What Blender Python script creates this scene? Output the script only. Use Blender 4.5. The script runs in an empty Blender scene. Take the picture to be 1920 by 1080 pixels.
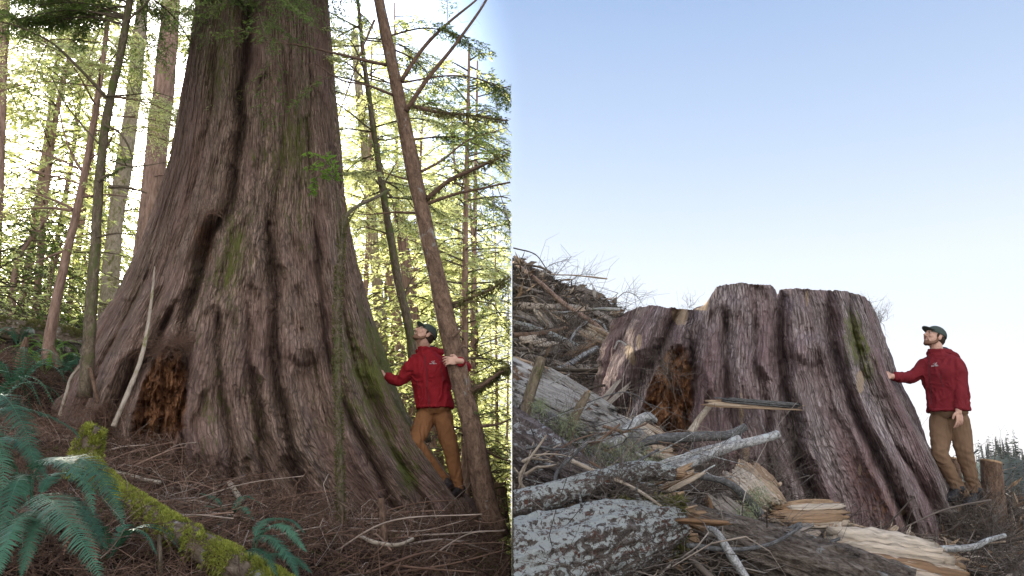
import bpy, bmesh, math, random
import numpy as np
from mathutils import Vector, Matrix
from mathutils.bvhtree import BVHTree
R_ = math.radians
scene = bpy.context.scene
col = scene.collection

# ------------------------------------------------------------------ camera, sky, sun, exposure
FPX = 1500.0                      # focal length in pixels of the 1920 px wide photograph
PITCH = math.atan(360 / FPX)
cam_d = bpy.data.cameras.new('camera'); cam = bpy.data.objects.new('camera', cam_d); col.objects.link(cam)
cam_d.sensor_width = 36; cam_d.lens = FPX / 1920 * 36; cam_d.clip_start = .05; cam_d.clip_end = 5000
cam.location = (0, 0, 0); cam.rotation_euler = (R_(90) + PITCH, 0, 0)
scene.camera = cam
SUN_AZ, SUN_EL = R_(-32), R_(22)
world = bpy.data.worlds.new('World'); scene.world = world; world.use_nodes = True
wn = world.node_tree
bgn = wn.nodes['Background']
sky = wn.nodes.new('ShaderNodeTexSky'); sky.sky_type = 'NISHITA'; sky.sun_disc = False
sky.sun_elevation = SUN_EL; sky.sun_rotation = SUN_AZ
sky.altitude = 100; sky.air_density = 1.0; sky.dust_density = .9; sky.ozone_density = 1.6
wn.links.new(sky.outputs[0], bgn.inputs[0])
# the sky close round the sun glares, the rest is clear
tcs = wn.nodes.new('ShaderNodeTexCoord'); dt_ = wn.nodes.new('ShaderNodeVectorMath'); dt_.operation = 'DOT_PRODUCT'; wn.links.new(tcs.outputs['Generated'], dt_.inputs[0])
dt_.inputs[1].default_value = (math.sin(SUN_AZ) * math.cos(SUN_EL), math.cos(SUN_AZ) * math.cos(SUN_EL), math.sin(SUN_EL))
mr_ = wn.nodes.new('ShaderNodeMapRange'); mr_.interpolation_type = 'SMOOTHSTEP'; mr_.inputs[1].default_value = .862; mr_.inputs[2].default_value = .985; mr_.inputs[3].default_value = .005; mr_.inputs[4].default_value = .34
wn.links.new(dt_.outputs['Value'], mr_.inputs[0]); wn.links.new(mr_.outputs[0], bgn.inputs[1])
# clear evening air over the whole sky: pale at the horizon, blue overhead
geo = wn.nodes.new('ShaderNodeTexCoord'); sep = wn.nodes.new('ShaderNodeSeparateXYZ'); wn.links.new(geo.outputs['Generated'], sep.inputs[0])
rmp = wn.nodes.new('ShaderNodeValToRGB'); wn.links.new(sep.outputs[2], rmp.inputs[0]); el = rmp.color_ramp.elements
for k, (p_, c_) in enumerate([(0., (.92, .90, .93)), (.24, (.78, .84, .93)), (.38, (.54, .66, .86)), (.58, (.30, .44, .71)), (1., (.18, .28, .56))]):
    if k > 1: el.new(p_)
    el[k].position = p_; el[k].color = (*c_, 1)
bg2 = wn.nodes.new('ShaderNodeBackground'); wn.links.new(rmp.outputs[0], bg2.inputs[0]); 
# unseen sky behind the camera brightened and greyed as added fill light
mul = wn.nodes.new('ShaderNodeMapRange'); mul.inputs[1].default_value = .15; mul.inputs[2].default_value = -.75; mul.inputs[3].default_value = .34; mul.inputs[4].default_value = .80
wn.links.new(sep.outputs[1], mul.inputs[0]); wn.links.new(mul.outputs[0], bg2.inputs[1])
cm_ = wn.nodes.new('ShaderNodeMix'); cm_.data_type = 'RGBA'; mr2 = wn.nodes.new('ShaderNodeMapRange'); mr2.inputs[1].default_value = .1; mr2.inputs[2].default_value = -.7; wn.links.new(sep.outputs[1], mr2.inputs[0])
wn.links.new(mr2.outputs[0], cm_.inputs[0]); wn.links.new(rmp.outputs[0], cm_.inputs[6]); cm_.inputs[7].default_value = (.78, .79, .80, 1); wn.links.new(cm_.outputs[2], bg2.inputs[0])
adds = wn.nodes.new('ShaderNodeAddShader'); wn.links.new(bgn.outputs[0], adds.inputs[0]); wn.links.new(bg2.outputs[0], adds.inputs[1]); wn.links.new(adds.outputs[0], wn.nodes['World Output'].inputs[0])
sun_d = bpy.data.lights.new('sun', 'SUN'); sun = bpy.data.objects.new('sun', sun_d); col.objects.link(sun)
sun_d.energy = 5; sun_d.angle = R_(.6); sun_d.color = (1, .9, .74)
SUNV = Vector((math.sin(SUN_AZ) * math.cos(SUN_EL), math.cos(SUN_AZ) * math.cos(SUN_EL), math.sin(SUN_EL)))
sun.rotation_euler = SUNV.to_track_quat('Z', 'Y').to_euler()
scene.view_settings.view_transform = 'Standard'; scene.view_settings.look = 'None'
scene.view_settings.exposure = 1.68; scene.view_settings.gamma = 1
scene.render.engine = 'CYCLES'
try:
    scene.cycles.max_bounces = 6; scene.cycles.transparent_max_bounces = 4
    scene.cycles.transmission_bounces = 4; scene.cycles.diffuse_bounces = 3
except Exception: pass

# ------------------------------------------------------------------ helpers
cp, sp = math.cos(PITCH), math.sin(PITCH)
def at(px, py, Y):
    u = (px - 960) / FPX; v = (540 - py) / FPX
    k = Y / (cp - v * sp)
    return Vector((u * k, Y, (sp + v * cp) * k))
def atn(px, py, Y):
    u = (px - 960) / FPX; v = (540 - py) / FPX
    k = Y / (cp - v * sp)
    return np.stack([u * k, Y + 0 * k, (sp + v * cp) * k], -1)
def P(pts, Y=None):
    return np.array([tuple(at(p[0], p[1], p[2] if len(p) > 2 else Y)) for p in pts])

def topx(p):
    x, y, z = p; d = cp * y + sp * z; return 960 + FPX * x / d, 540 - FPX * (cp * z - sp * y) / d
def tilt(p0, p1):
    (a, b), (c, d) = topx(p0), topx(p1)
    if a > c: a, b, c, d = c, d, a, b
    s = math.degrees(math.atan2(b - d, c - a + 1e-6))
    return 'upright' if abs(s) > 62 else 'steeply rising' if s > 30 else 'gently rising' if s > 8 else 'level' if s > -8 else 'gently falling' if s > -30 else 'steeply falling'
_perm = np.random.default_rng(7).permutation(256); _perm = np.concatenate([_perm] * 3)
_rv = np.random.default_rng(8).uniform(-1, 1, 256)
def vnoise(x, y, z=0.0):
    x, y, z = np.broadcast_arrays(np.asarray(x, float), np.asarray(y, float), np.asarray(z, float))
    xi = np.floor(x).astype(int); yi = np.floor(y).astype(int); zi = np.floor(z).astype(int)
    fx = x - xi; fy = y - yi; fz = z - zi
    fx = fx * fx * fx * (fx * (fx * 6 - 15) + 10); fy = fy * fy * (3 - 2 * fy); fz = fz * fz * (3 - 2 * fz)
    def h(a, b, c): return _rv[_perm[_perm[_perm[a & 255] + (b & 255)] + (c & 255)] & 255]
    r = 0
    for dx in (0, 1):
        wx = fx if dx else 1 - fx
        for dy in (0, 1):
            wy = fy if dy else 1 - fy
            for dz in (0, 1):
                wz = fz if dz else 1 - fz
                r = r + wx * wy * wz * h(xi + dx, yi + dy, zi + dz)
    return r
def fbm(x, y, z=0.0, o=4, g=.5):
    a = 1; s = 0; n = 0
    for i in range(o):
        s = s + a * vnoise(x * 2 ** i + 17.3 * i, y * 2 ** i + 5.1 * i, z * 2 ** i); n += a; a *= g
    return s / n

def tag(o, label=None, cat=None, group=None, kind=None):
    if label: o['label'] = label
    if cat: o['category'] = cat
    if group: o['group'] = group
    if kind: o['kind'] = kind
    return o
def empty(name, loc, label=None, cat=None, group=None):
    o = bpy.data.objects.new(name, None); o.location = loc; col.objects.link(o); o.empty_display_size = .1
    return tag(o, label, cat, group)

class MB:
    def __init__(s): s.v = []; s.q = []; s.a = []; s.c = []; s.n = 0
    def add(s, v, q, bv=None, c=None):
        v = np.asarray(v, float).reshape(-1, 3); q = np.asarray(q, int).reshape(-1, 4)
        s.v.append(v); s.q.append(q + s.n); s.n += len(v)
        s.a.append(v.copy() if bv is None else np.asarray(bv, float).reshape(-1, 3))
        s.c.append(np.full(len(v), .5) if c is None else np.broadcast_to(np.asarray(c, float), (len(v),)).copy())
    def arrays(s):
        return np.concatenate(s.v), np.concatenate(s.q), np.concatenate(s.a), np.concatenate(s.c)
    def build(s, name, mat, parent=None, smooth=True, offset=None, clip=0):
        v, q, a, c = s.arrays()
        if clip:       # the two places meet along one line: nothing grows over it
            m = v[:, 0] * clip > .004
            q = q[m[q].all(1)]
        return mesh(name, v, q, mat, parent, {'bv': a, 'cv': c}, smooth)

def mesh(name, v, q, mat, parent=None, attrs=None, smooth=True):
    me = bpy.data.meshes.new(name)
    v = np.asarray(v, np.float32)
    if parent is not None: v = v - np.array(parent_loc(parent), np.float32)
    me.vertices.add(len(v)); me.vertices.foreach_set('co', v.ravel())
    q = np.asarray(q, np.int32); nq = len(q)
    me.loops.add(nq * 4); me.loops.foreach_set('vertex_index', q.ravel())
    me.polygons.add(nq)
    me.polygons.foreach_set('loop_start', np.arange(0, nq * 4, 4, dtype=np.int32))
    me.polygons.foreach_set('loop_total', np.full(nq, 4, np.int32))
    if smooth: me.polygons.foreach_set('use_smooth', np.ones(nq, bool))
    me.update(calc_edges=True)
    for k, d in (attrs or {}).items():
        d = np.asarray(d, np.float32)
        if d.ndim == 2:
            at_ = me.attributes.new(k, 'FLOAT_VECTOR', 'POINT'); at_.data.foreach_set('vector', d.ravel())
        else:
            at_ = me.attributes.new(k, 'FLOAT', 'POINT'); at_.data.foreach_set('value', d)
    me.materials.append(mat)
    o = bpy.data.objects.new(name, me); col.objects.link(o)
    if parent is not None: o.parent = parent
    return o
def parent_loc(p):
    l = Vector(p.location)
    while p.parent: p = p.parent; l = l + Vector(p.location)
    return tuple(l)
def thing(mb, name, mat, label, cat, group=None, smooth=True, clip=0):
    """a thing that is one mesh, its origin at its own place"""
    v, q, a, c = mb.arrays(); org = Vector((v[:, 0].mean(), v[:, 1].mean(), v[:, 2].min()))
    o = mb.build(name, mat, None, smooth, clip=clip)
    o.data.transform(Matrix.Translation(-org)); o.location = org
    return tag(o, label, cat, group)

def resample(pts, n):
    pts = np.asarray(pts, float)
    if len(pts) > 2:    # catmull-rom
        p = np.vstack([2 * pts[0] - pts[1], pts, 2 * pts[-1] - pts[-2]]); out = []
        for i in range(1, len(p) - 2):
            t = np.linspace(0, 1, 12, endpoint=False)[:, None]
            out.append(.5 * (2 * p[i] + (p[i + 1] - p[i - 1]) * t + (2 * p[i - 1] - 5 * p[i] + 4 * p[i + 1] - p[i + 2]) * t ** 2 + (3 * p[i] - p[i - 1] - 3 * p[i + 1] + p[i + 2]) * t ** 3))
        pts = np.vstack(out + [pts[-1:]])
    d = np.r_[0, np.cumsum(np.linalg.norm(np.diff(pts, axis=0), axis=1))]
    t = np.linspace(0, d[-1], n)
    return np.stack([np.interp(t, d, pts[:, k]) for k in range(3)], 1)
def frames(p):
    t = np.gradient(p, axis=0); t /= np.linalg.norm(t, axis=1)[:, None] + 1e-9
    ref = np.array([0, 0, 1.]) if abs(t[0, 2]) < .8 else np.array([0, 1., 0])
    ref = ref - t * (t @ ref)[:, None]
    n = np.linalg.norm(ref, axis=1)[:, None]; ref = ref / np.maximum(n, 1e-6)
    return t, ref, np.cross(t, ref)
def tube(mb, pts, rad, sides=8, n=None, rough=0., rf=3., seed=0, caps=True, c=None, flat=1., v0=0., fine=0.):
    """rough = radial noise as a share of the radius, rf = its frequency round the tube"""
    pts = np.asarray(pts, float)
    if n: 
        m = len(pts); r0 = np.atleast_1d(rad).astype(float)
        if len(r0) == 1: r0 = np.repeat(r0, 2)
        rad = np.interp(np.linspace(0, 1, n), np.linspace(0, 1, len(r0)), r0); pts = resample(pts, n)
    rad = np.broadcast_to(np.asarray(rad, float), (len(pts),))
    t, a, b = frames(pts); th = np.linspace(0, 2 * math.pi, sides, endpoint=False)
    L = np.r_[0, np.cumsum(np.linalg.norm(np.diff(pts, axis=0), axis=1))] + v0
    ct, st = np.cos(th), np.sin(th)
    rr = rad[:, None] * np.ones(sides)[None]
    if rough and fine:
        rr = rr * (1 + fine * fbm(ct[None] * 9 + seed, st[None] * 9, (L / rad.mean() * 3)[:, None], 3) + fine * .6 * np.tanh(4 * vnoise(ct[None] * 14 + seed, st[None] * 14, (L / rad.mean() * 2.2)[:, None])))
    if rough:
        k = fbm(ct[None] * rf + seed, st[None] * rf + seed * 1.7, (L / (rad.mean() * 4 + 1e-6))[:, None] * .9 + seed, 3)
        k2 = fbm(ct[None] * rf * .5 + seed + 9, st[None] * rf * .5, (L / (rad.mean() * 8 + 1e-6))[:, None] + seed, 2)
        rr = rr * (1 + rough * (k * 1.2 + k2))
    v = pts[:, None] + rr[..., None] * (ct[None, :, None] * a[:, None] * flat + st[None, :, None] * b[:, None])
    rm = max(rad.mean(), .001)
    bv = np.stack([np.broadcast_to(ct * rm, rr.shape), np.broadcast_to(st * rm, rr.shape), np.broadcast_to(L[:, None], rr.shape)], -1)
    N = len(pts)
    i = np.arange(N - 1)[:, None] * sides; j = np.arange(sides)[None]
    q = np.stack([i + j, i + (j + 1) % sides, i + sides + (j + 1) % sides, i + sides + j], -1).reshape(-1, 4)
    v = v.reshape(-1, 3); bv = bv.reshape(-1, 3)
    if caps and sides >= 4:
        for e, pc in ((0, pts[0]), (N - 1, pts[-1])):
            base = len(v); v = np.vstack([v, pc[None]]); bv = np.vstack([bv, bv[e * sides][None] * [0, 0, 1]])
            jj = np.arange(0, sides, 2); r_ = e * sides
            qq = np.stack([r_ + jj, r_ + (jj + 1) % sides, r_ + (jj + 2) % sides, np.full(len(jj), base)], -1)
            if e == 0: qq = qq[:, ::-1]
            q = np.vstack([q, qq])
    mb.add(v, q, bv, c)
def slab(mb, p0, p1, w, t, nrm, rng, jag=.3, n=9, c=None, taper=.6):
    """a torn piece of wood from p0 to p1: width w, thickness t, splintered ends"""
    p0 = np.array(p0, float); p1 = np.array(p1, float); d = p1 - p0; L = np.linalg.norm(d); d /= L
    nrm = np.array(nrm, float); nrm -= d * (nrm @ d); nrm /= np.linalg.norm(nrm) + 1e-9; s = np.cross(d, nrm)
    m = 7
    g = np.linspace(-1, 1, m)
    end0 = rng.uniform(-jag, .12, m) * L * .35; end1 = rng.uniform(-.12, jag, m) * L * .35
    vs = []; bs = []
    for side in (1, -1):
        for k in range(n):
            f = k / (n - 1); ww = w / 2 * (1 - (1 - taper) * abs(2 * f - 1) ** 2.2) 
            for i in range(m):
                a = end0[i] * (1 - f) + end1[i] * f + f * L
                th = side * t / 2 * (1 - .35 * g[i] ** 2) * (.35 + .65 * math.sin(math.pi * min(1, max(0, f * .8 + .1)))) 
                th += rng.normal(0, t * .1) + t * .25 * math.sin(i * 2.1 + side)
                vs.append(p0 + d * a + s * (g[i] * ww + rng.normal(0, w * .012)) + nrm * th); bs.append((g[i] * w, th, a))
    q = []
    for sd in (0, 1):
        o = sd * n * m
        for k in range(n - 1):
            for i in range(m - 1):
                f = [o + k * m + i, o + k * m + i + 1, o + (k + 1) * m + i + 1, o + (k + 1) * m + i]
                q.append(f if sd == 0 else f[::-1])
    o = n * m
    for k in range(n - 1):
        q.append([k * m, (k + 1) * m, o + (k + 1) * m, o + k * m]); q.append([o + k * m + m - 1, o + (k + 1) * m + m - 1, (k + 1) * m + m - 1, k * m + m - 1])
    for i in range(m - 1):
        q.append([i + 1, i, o + i, o + i + 1]); e = (n - 1) * m; q.append([e + i, e + i + 1, o + e + i + 1, o + e + i])
    mb.add(vs, q, bs, c)

# ------------------------------------------------------------------ materials
def newmat(name):
    m = bpy.data.materials.new(name); m.use_nodes = True; nt = m.node_tree
    return m, nt, nt.nodes['Principled BSDF']
def nd(nt, t, **k):
    n = nt.nodes.new(t)
    for a, b in k.items(): setattr(n, a, b)
    return n
def ramp(nt, src, stops, interp='LINEAR'):
    r = nd(nt, 'ShaderNodeValToRGB'); r.color_ramp.interpolation = interp
    e = r.color_ramp.elements
    while len(e) < len(stops): e.new(.5)
    for x, (p, c) in zip(e, stops):
        x.position = p; x.color = (c, c, c, 1) if isinstance(c, (int, float)) else (*c, 1)
    nt.links.new(src, r.inputs[0]); return r.outputs[0]
def noise(nt, vec, scale, detail=5, rough=.55, dist=0):
    n = nd(nt, 'ShaderNodeTexNoise'); n.inputs['Scale'].default_value = scale; n.inputs['Detail'].default_value = detail
    n.inputs['Roughness'].default_value = rough; n.inputs['Distortion'].default_value = dist
    if vec is not None: nt.links.new(vec, n.inputs['Vector'])
    return n.outputs[0]
def attr(nt, name, out='Vector'):
    a = nd(nt, 'ShaderNodeAttribute', attribute_name=name); return a.outputs[out]
def mapping(nt, vec, scale, loc=(0, 0, 0)):
    m = nd(nt, 'ShaderNodeMapping'); m.inputs['Scale'].default_value = scale; m.inputs['Location'].default_value = loc
    nt.links.new(vec, m.inputs[0]); return m.outputs[0]
def mix(nt, fac, a, b, mode='MIX'):
    m = nd(nt, 'ShaderNodeMix', data_type='RGBA', blend_type=mode)
    for s, v in ((0, fac), (6, a), (7, b)):
        if isinstance(v, (int, float)): m.inputs[s].default_value = v if s == 0 else (v, v, v, 1)
        elif isinstance(v, tuple): m.inputs[s].default_value = (*v, 1)
        else: nt.links.new(v, m.inputs[s])
    return m.outputs[2]
def bump(nt, bs, h, strength=.6, dist=.01):
    b = nd(nt, 'ShaderNodeBump'); b.inputs['Strength'].default_value = strength; b.inputs['Distance'].default_value = dist
    nt.links.new(h, b.inputs['Height']); nt.links.new(b.outputs[0], bs.inputs['Normal'])
def math_(nt, op, a, b=0.):
    m = nd(nt, 'ShaderNodeMath', operation=op)
    for i, v in enumerate((a, b)):
        if isinstance(v, (int, float)): m.inputs[i].default_value = v
        else: nt.links.new(v, m.inputs[i])
    return m.outputs[0]

def bark_mat(name, c_dark, c_mid, c_light, su=28, sv=3, patch=None, patch_c=None, patch_rng=(.52, .62), dist=.012, patch_scale=5, big=None, patch2=None, rough=.9, upb=0.):
    m, nt, bs = newmat(name); bv = attr(nt, 'bv')
    f = noise(nt, mapping(nt, bv, (su, su, sv)), 1, 7, .65, .4)
    f2 = noise(nt, mapping(nt, bv, (su * 3.2, su * 3.2, sv * 4)), 1, 4, .6)
    big_n = noise(nt, mapping(nt, bv, (1.3, 1.3, .8)), 1, 3)
    c = ramp(nt, f, [(.33, c_dark), (.5, c_mid), (.68, c_light)])
    c = mix(nt, ramp(nt, f2, [(.35, .0), (.75, .6)]), c, c_light)
    if big: c = mix(nt, ramp(nt, big_n, [(.38, 0.), (.62, .8)]), c, mix(nt, .5, c, big))
    if patch_c:
        pn = math_(nt, 'ADD', noise(nt, mapping(nt, bv, (1, 1, .7)), patch_scale, 9, .7, .6), math_(nt, 'MULTIPLY', math_(nt, 'SUBTRACT', noise(nt, bv, 2.6, 4, .6), .5), .32))
        if upb:     # lichen grows on the upper side
            sz = nd(nt, 'ShaderNodeSeparateXYZ'); nt.links.new(nd(nt, 'ShaderNodeNewGeometry').outputs['Normal'], sz.inputs[0]); pn = math_(nt, 'ADD', pn, math_(nt, 'MULTIPLY', math_(nt, 'SUBTRACT', sz.outputs[2], .15), upb))
        c = mix(nt, ramp(nt, pn, [(patch_rng[0], 0.), (patch_rng[1], 1.)]), c, mix(nt, f2, patch_c, tuple(x * .55 for x in patch_c)))
    if patch2:
        pn = noise(nt, mapping(nt, bv, (1, 1, .6), (5, 2, 1)), patch_scale * .7, 9, .7, .8)
        c = mix(nt, ramp(nt, pn, [(.56, 0.), (.62, 1.)]), c, patch2)
    nt.links.new(c, bs.inputs['Base Color']); bs.inputs['Roughness'].default_value = rough
    bs.inputs['Specular IOR Level'].default_value = .25
    h = math_(nt, 'ADD', math_(nt, 'MULTIPLY', f, 1.5), math_(nt, 'MULTIPLY', f2, .5))
    bump(nt, bs, h, .9, dist)
    return m
def cedar_mat(name, dark, mid, light, purple):
    m, nt, bs = newmat(name); bv = attr(nt, 'bv')
    f = noise(nt, mapping(nt, bv, (52, 52, 3.8)), 1, 9, .72, .6)
    f2 = noise(nt, mapping(nt, bv, (130, 130, 26)), 1, 4, .7)
    g = noise(nt, mapping(nt, bv, (2.2, 2.2, .55)), 1, 5, .6)
    g2 = noise(nt, mapping(nt, bv, (6, 6, 1.1), (3, 1, 2)), 1, 6, .6)
    vo = nd(nt, 'ShaderNodeTexVoronoi', feature='DISTANCE_TO_EDGE'); vo.inputs['Scale'].default_value = 1
    wv = nd(nt, 'ShaderNodeVectorMath', operation='MULTIPLY_ADD'); nn_ = nd(nt, 'ShaderNodeTexNoise'); nn_.inputs['Scale'].default_value = 5; nt.links.new(bv, nn_.inputs['Vector'])
    nt.links.new(nn_.outputs['Color'], wv.inputs[0]); wv.inputs[1].default_value = (.10, .10, .10); nt.links.new(bv, wv.inputs[2]); nt.links.new(mapping(nt, wv.outputs[0], (30, 30, 3.6)), vo.inputs['Vector'])
    crack = ramp(nt, vo.outputs[0], [(.0, 0.), (.16, 1.)])
    c = ramp(nt, f, [(.38, dark), (.5, mid), (.62, light)])
    c = mix(nt, ramp(nt, f2, [(.42, 0.), (.68, .75)]), c, light)
    c = mix(nt, crack, mix(nt, .7, c, dark), c)
    c = mix(nt, ramp(nt, g, [(.42, 0.), (.6, .75)]), c, mix(nt, ramp(nt, f, [(.3, 0.), (.6, 1.)]), tuple(x * .4 for x in purple), purple))
    c = mix(nt, ramp(nt, g2, [(.52, 0.), (.66, .6)]), c, tuple(x * .75 for x in mid))
    # moss, rot and freshly torn wood as masks stored on the mesh, broken up by noise
    mn = noise(nt, mapping(nt, bv, (22, 22, 7)), 1, 8, .75)
    mm = math_(nt, 'MULTIPLY', math_(nt, 'SUBTRACT', math_(nt, 'ADD', math_(nt, 'MULTIPLY', attr(nt, 'moss', 'Fac'), .72), math_(nt, 'MULTIPLY', mn, 1.5)), 1.02), 4.)
    mm = nd_clamp(nt, mm)
    c = mix(nt, mm, c, mix(nt, f2, (.06, .07, .015), (.20, .20, .05)))
    rn = noise(nt, mapping(nt, bv, (16, 16, 7)), 1, 6, .7, .5)
    rc = ramp(nt, rn, [(.3, (.04, .016, .008)), (.46, (.19, .08, .035)), (.6, (.34, .16, .07)), (.8, (.46, .29, .17))])
    c = mix(nt, attr(nt, 'rot', 'Fac'), c, rc)
    fr = attr(nt, 'fresh', 'Fac')
    c = mix(nt, fr, c, mix(nt, f, (.24, .15, .09), (.50, .39, .28)))
    nt.links.new(c, bs.inputs['Base Color']); bs.inputs['Roughness'].default_value = .88; bs.inputs['Specular IOR Level'].default_value = .25
    h = math_(nt, 'ADD', math_(nt, 'MULTIPLY', f, 1.4), math_(nt, 'MULTIPLY', f2, .45))
    h = math_(nt, 'ADD', h, math_(nt, 'MULTIPLY', mm, .4)); h = math_(nt, 'ADD', h, math_(nt, 'MULTIPLY', crack, .55))
    bump(nt, bs, h, 1., .022)
    return m
def nd_clamp(nt, v):
    c = nd(nt, 'ShaderNodeClamp'); nt.links.new(v, c.inputs[0]); return c.outputs[0]
def leaf_mat(name, c0, c1, trans, tfac=.5, gloss=.35):
    m, nt, bs = newmat(name)
    cv = attr(nt, 'cv', 'Fac'); c = ramp(nt, cv, [(0, c0), (1, c1)])
    tcol = mix(nt, cv, tuple(x * .75 for x in trans), trans)
    nt.links.new(c, bs.inputs['Base Color']); bs.inputs['Roughness'].default_value = gloss; bs.inputs['Specular IOR Level'].default_value = .3
    t = nd(nt, 'ShaderNodeBsdfTranslucent'); nt.links.new(tcol, t.inputs[0])
    x = nd(nt, 'ShaderNodeMixShader'); x.inputs[0].default_value = tfac
    nt.links.new(bs.outputs[0], x.inputs[1]); nt.links.new(t.outputs[0], x.inputs[2])
    nt.links.new(x.outputs[0], nt.nodes['Material Output'].inputs[0]); return m
def var_mat(name, stops, rough=.85, scale=30, bd=.004, interp='LINEAR'):
    """colour picked by the per-piece value cv, with grain along the piece"""
    m, nt, bs = newmat(name); bv = attr(nt, 'bv')
    f = noise(nt, mapping(nt, bv, (scale, scale, scale * .12)), 1, 6, .65, .3)
    c = ramp(nt, attr(nt, 'cv', 'Fac'), stops, interp)
    c = mix(nt, ramp(nt, f, [(.35, 0.), (.65, 1.)]), mix(nt, .55, c, (.02, .014, .01)), c)
    nt.links.new(c, bs.inputs['Base Color']); bs.inputs['Roughness'].default_value = rough; bs.inputs['Specular IOR Level'].default_value = .25
    bump(nt, bs, f, .8, bd); return m
def soil_mat(name, c0, c1, c2, scale=6):
    m, nt, bs = newmat(name); g = nd(nt, 'ShaderNodeNewGeometry').outputs['Position']
    f = noise(nt, g, scale, 9, .7, .3); f2 = noise(nt, g, scale * 9, 5, .7)
    c = ramp(nt, f, [(.35, c0), (.5, c1), (.66, c2)]); c = mix(nt, f2, c, mix(nt, .5, c, c0))
    nt.links.new(c, bs.inputs['Base Color']); bs.inputs['Roughness'].default_value = .95; bs.inputs['Specular IOR Level'].default_value = .15
    bump(nt, bs, math_(nt, 'ADD', f, f2), 1., .05); return m
def flat_mat(name, c, rough=.6, sc=40, amt=.25, bd=.002, spec=.3, c2=None):
    m, nt, bs = newmat(name); tc = nd(nt, 'ShaderNodeTexCoord').outputs['Object']
    f = noise(nt, tc, sc, 5, .6)
    nt.links.new(mix(nt, ramp(nt, f, [(.35, 0.), (.65, 1.)]), tuple(x * (1 - amt) for x in c), c2 or c), bs.inputs['Base Color'])
    bs.inputs['Roughness'].default_value = rough; bs.inputs['Specular IOR Level'].default_value = spec
    bump(nt, bs, f, .6, bd); return m

M = {}
M['cedar'] = cedar_mat('living_cedar_bark', (.035, .022, .016), (.20, .13, .09), (.44, .31, .235), (.25, .15, .125))
M['stump'] = cedar_mat('dead_cedar_bark', (.028, .02, .019), (.19, .135, .12), (.50, .42, .40), (.26, .155, .155))
M['fir'] = bark_mat('red_fir_bark', (.07, .04, .03), (.25, .15, .11), (.40, .27, .21), 22, 3.5, dist=.02)  # bark lightened to take in the glare around the trunks
M['hemlock'] = bark_mat('hemlock_bark', (.03, .019, .013), (.115, .066, .042), (.23, .15, .105), 34, 12, patch_c=(.30, .30, .27), patch_rng=(.6, .68), patch_scale=7)
M['sapling'] = bark_mat('sapling_bark', (.03, .022, .015), (.10, .07, .045), (.20, .16, .11), 40, 14, patch_c=(.11, .13, .04), patch_rng=(.5, .62), patch_scale=8)
M['pale'] = bark_mat('pale_bark', (.14, .10, .07), (.32, .25, .19), (.48, .41, .33), 30, 8, patch_c=(.2, .19, .06), patch_rng=(.52, .64), patch_scale=6)
M['lichen'] = bark_mat('lichen_bark', (.022, .014, .01), (.085, .06, .048), (.26, .23, .21), 44, 30, patch_c=(.62, .64, .61), patch_rng=(.485, .52), patch_scale=34, patch2=(.13, .06, .04), dist=.06, upb=.075)
M['lichendark'] = bark_mat('dark_lichen_bark', (.02, .014, .012), (.08, .055, .05), (.22, .19, .19), 40, 20, patch_c=(.5, .52, .53), patch_rng=(.56, .61), patch_scale=22, dist=.05)
M['darkbark'] = bark_mat('dark_log_bark', (.012, .008, .006), (.075, .05, .036), (.30, .25, .21), 30, 10, patch_c=(.34, .33, .31), patch_rng=(.58, .64), patch_scale=14, dist=.06)
M['silver'] = bark_mat('silver_branch_bark', (.02, .018, .016), (.20, .19, .18), (.50, .48, .46), 50, 34, patch_c=(.55, .57, .55), patch_rng=(.52, .6), patch_scale=16, dist=.006)
M['darkbranch'] = bark_mat('dark_branch_bark', (.02, .018, .016), (.07, .065, .062), (.17, .165, .165), 60, 30, patch_c=(.3, .32, .32), patch_rng=(.6, .68), patch_scale=20, dist=.006)
M['mosslog'] = bark_mat('mossy_log_bark', (.03, .02, .012), (.10, .07, .045), (.22, .17, .13), 24, 10, patch_c=(.45, .44, .43), patch_rng=(.55, .62), patch_scale=6, dist=.015)
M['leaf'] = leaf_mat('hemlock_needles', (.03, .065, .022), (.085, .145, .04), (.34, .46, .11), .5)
M['leaf_lit'] = leaf_mat('sun_tinted_needles', (.15, .21, .06), (.27, .32, .11), (.92, .95, .42), .78)  # needle colour raised so the foliage looks sunlit from behind
M['leaf_vine'] = leaf_mat('maple_leaves', (.05, .12, .02), (.12, .22, .04), (.4, .6, .08), .5)
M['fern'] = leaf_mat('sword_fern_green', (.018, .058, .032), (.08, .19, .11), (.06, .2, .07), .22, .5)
M['fern_lit'] = leaf_mat('sun_tinted_fern_green', (.08, .17, .03), (.16, .3, .05), (.3, .5, .08), .4, .4)  # paler, yellower copy of the fern green, tinted as if sunlit
M['moss'] = leaf_mat('moss_green', (.07, .08, .013), (.42, .43, .085), (.42, .44, .07), .3, .8)
M['dmoss'] = leaf_mat('dark_moss_green', (.05, .05, .015), (.16, .145, .05), (.18, .17, .05), .25, .8)
M['lichen_tuft'] = leaf_mat('beard_lichen', (.16, .18, .09), (.34, .37, .22), (.3, .34, .18), .3, .8)
M['litter'] = var_mat('dead_twigs', [(0, (.09, .05, .034)), (.45, (.22, .125, .085)), (.8, (.34, .21, .15)), (1, (.48, .38, .31))])
M['slash'] = var_mat('slash_wood', [(0, (.035, .028, .022)), (.35, (.11, .08, .06)), (.6, (.21, .17, .145)), (.8, (.34, .29, .25)), (.93, (.45, .29, .17)), (1, (.55, .48, .42))], scale=45)
M['wood'] = var_mat('torn_wood', [(0, (.26, .14, .07)), (.5, (.44, .30, .19)), (1, (.62, .52, .42))], scale=32, bd=.012)
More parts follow.
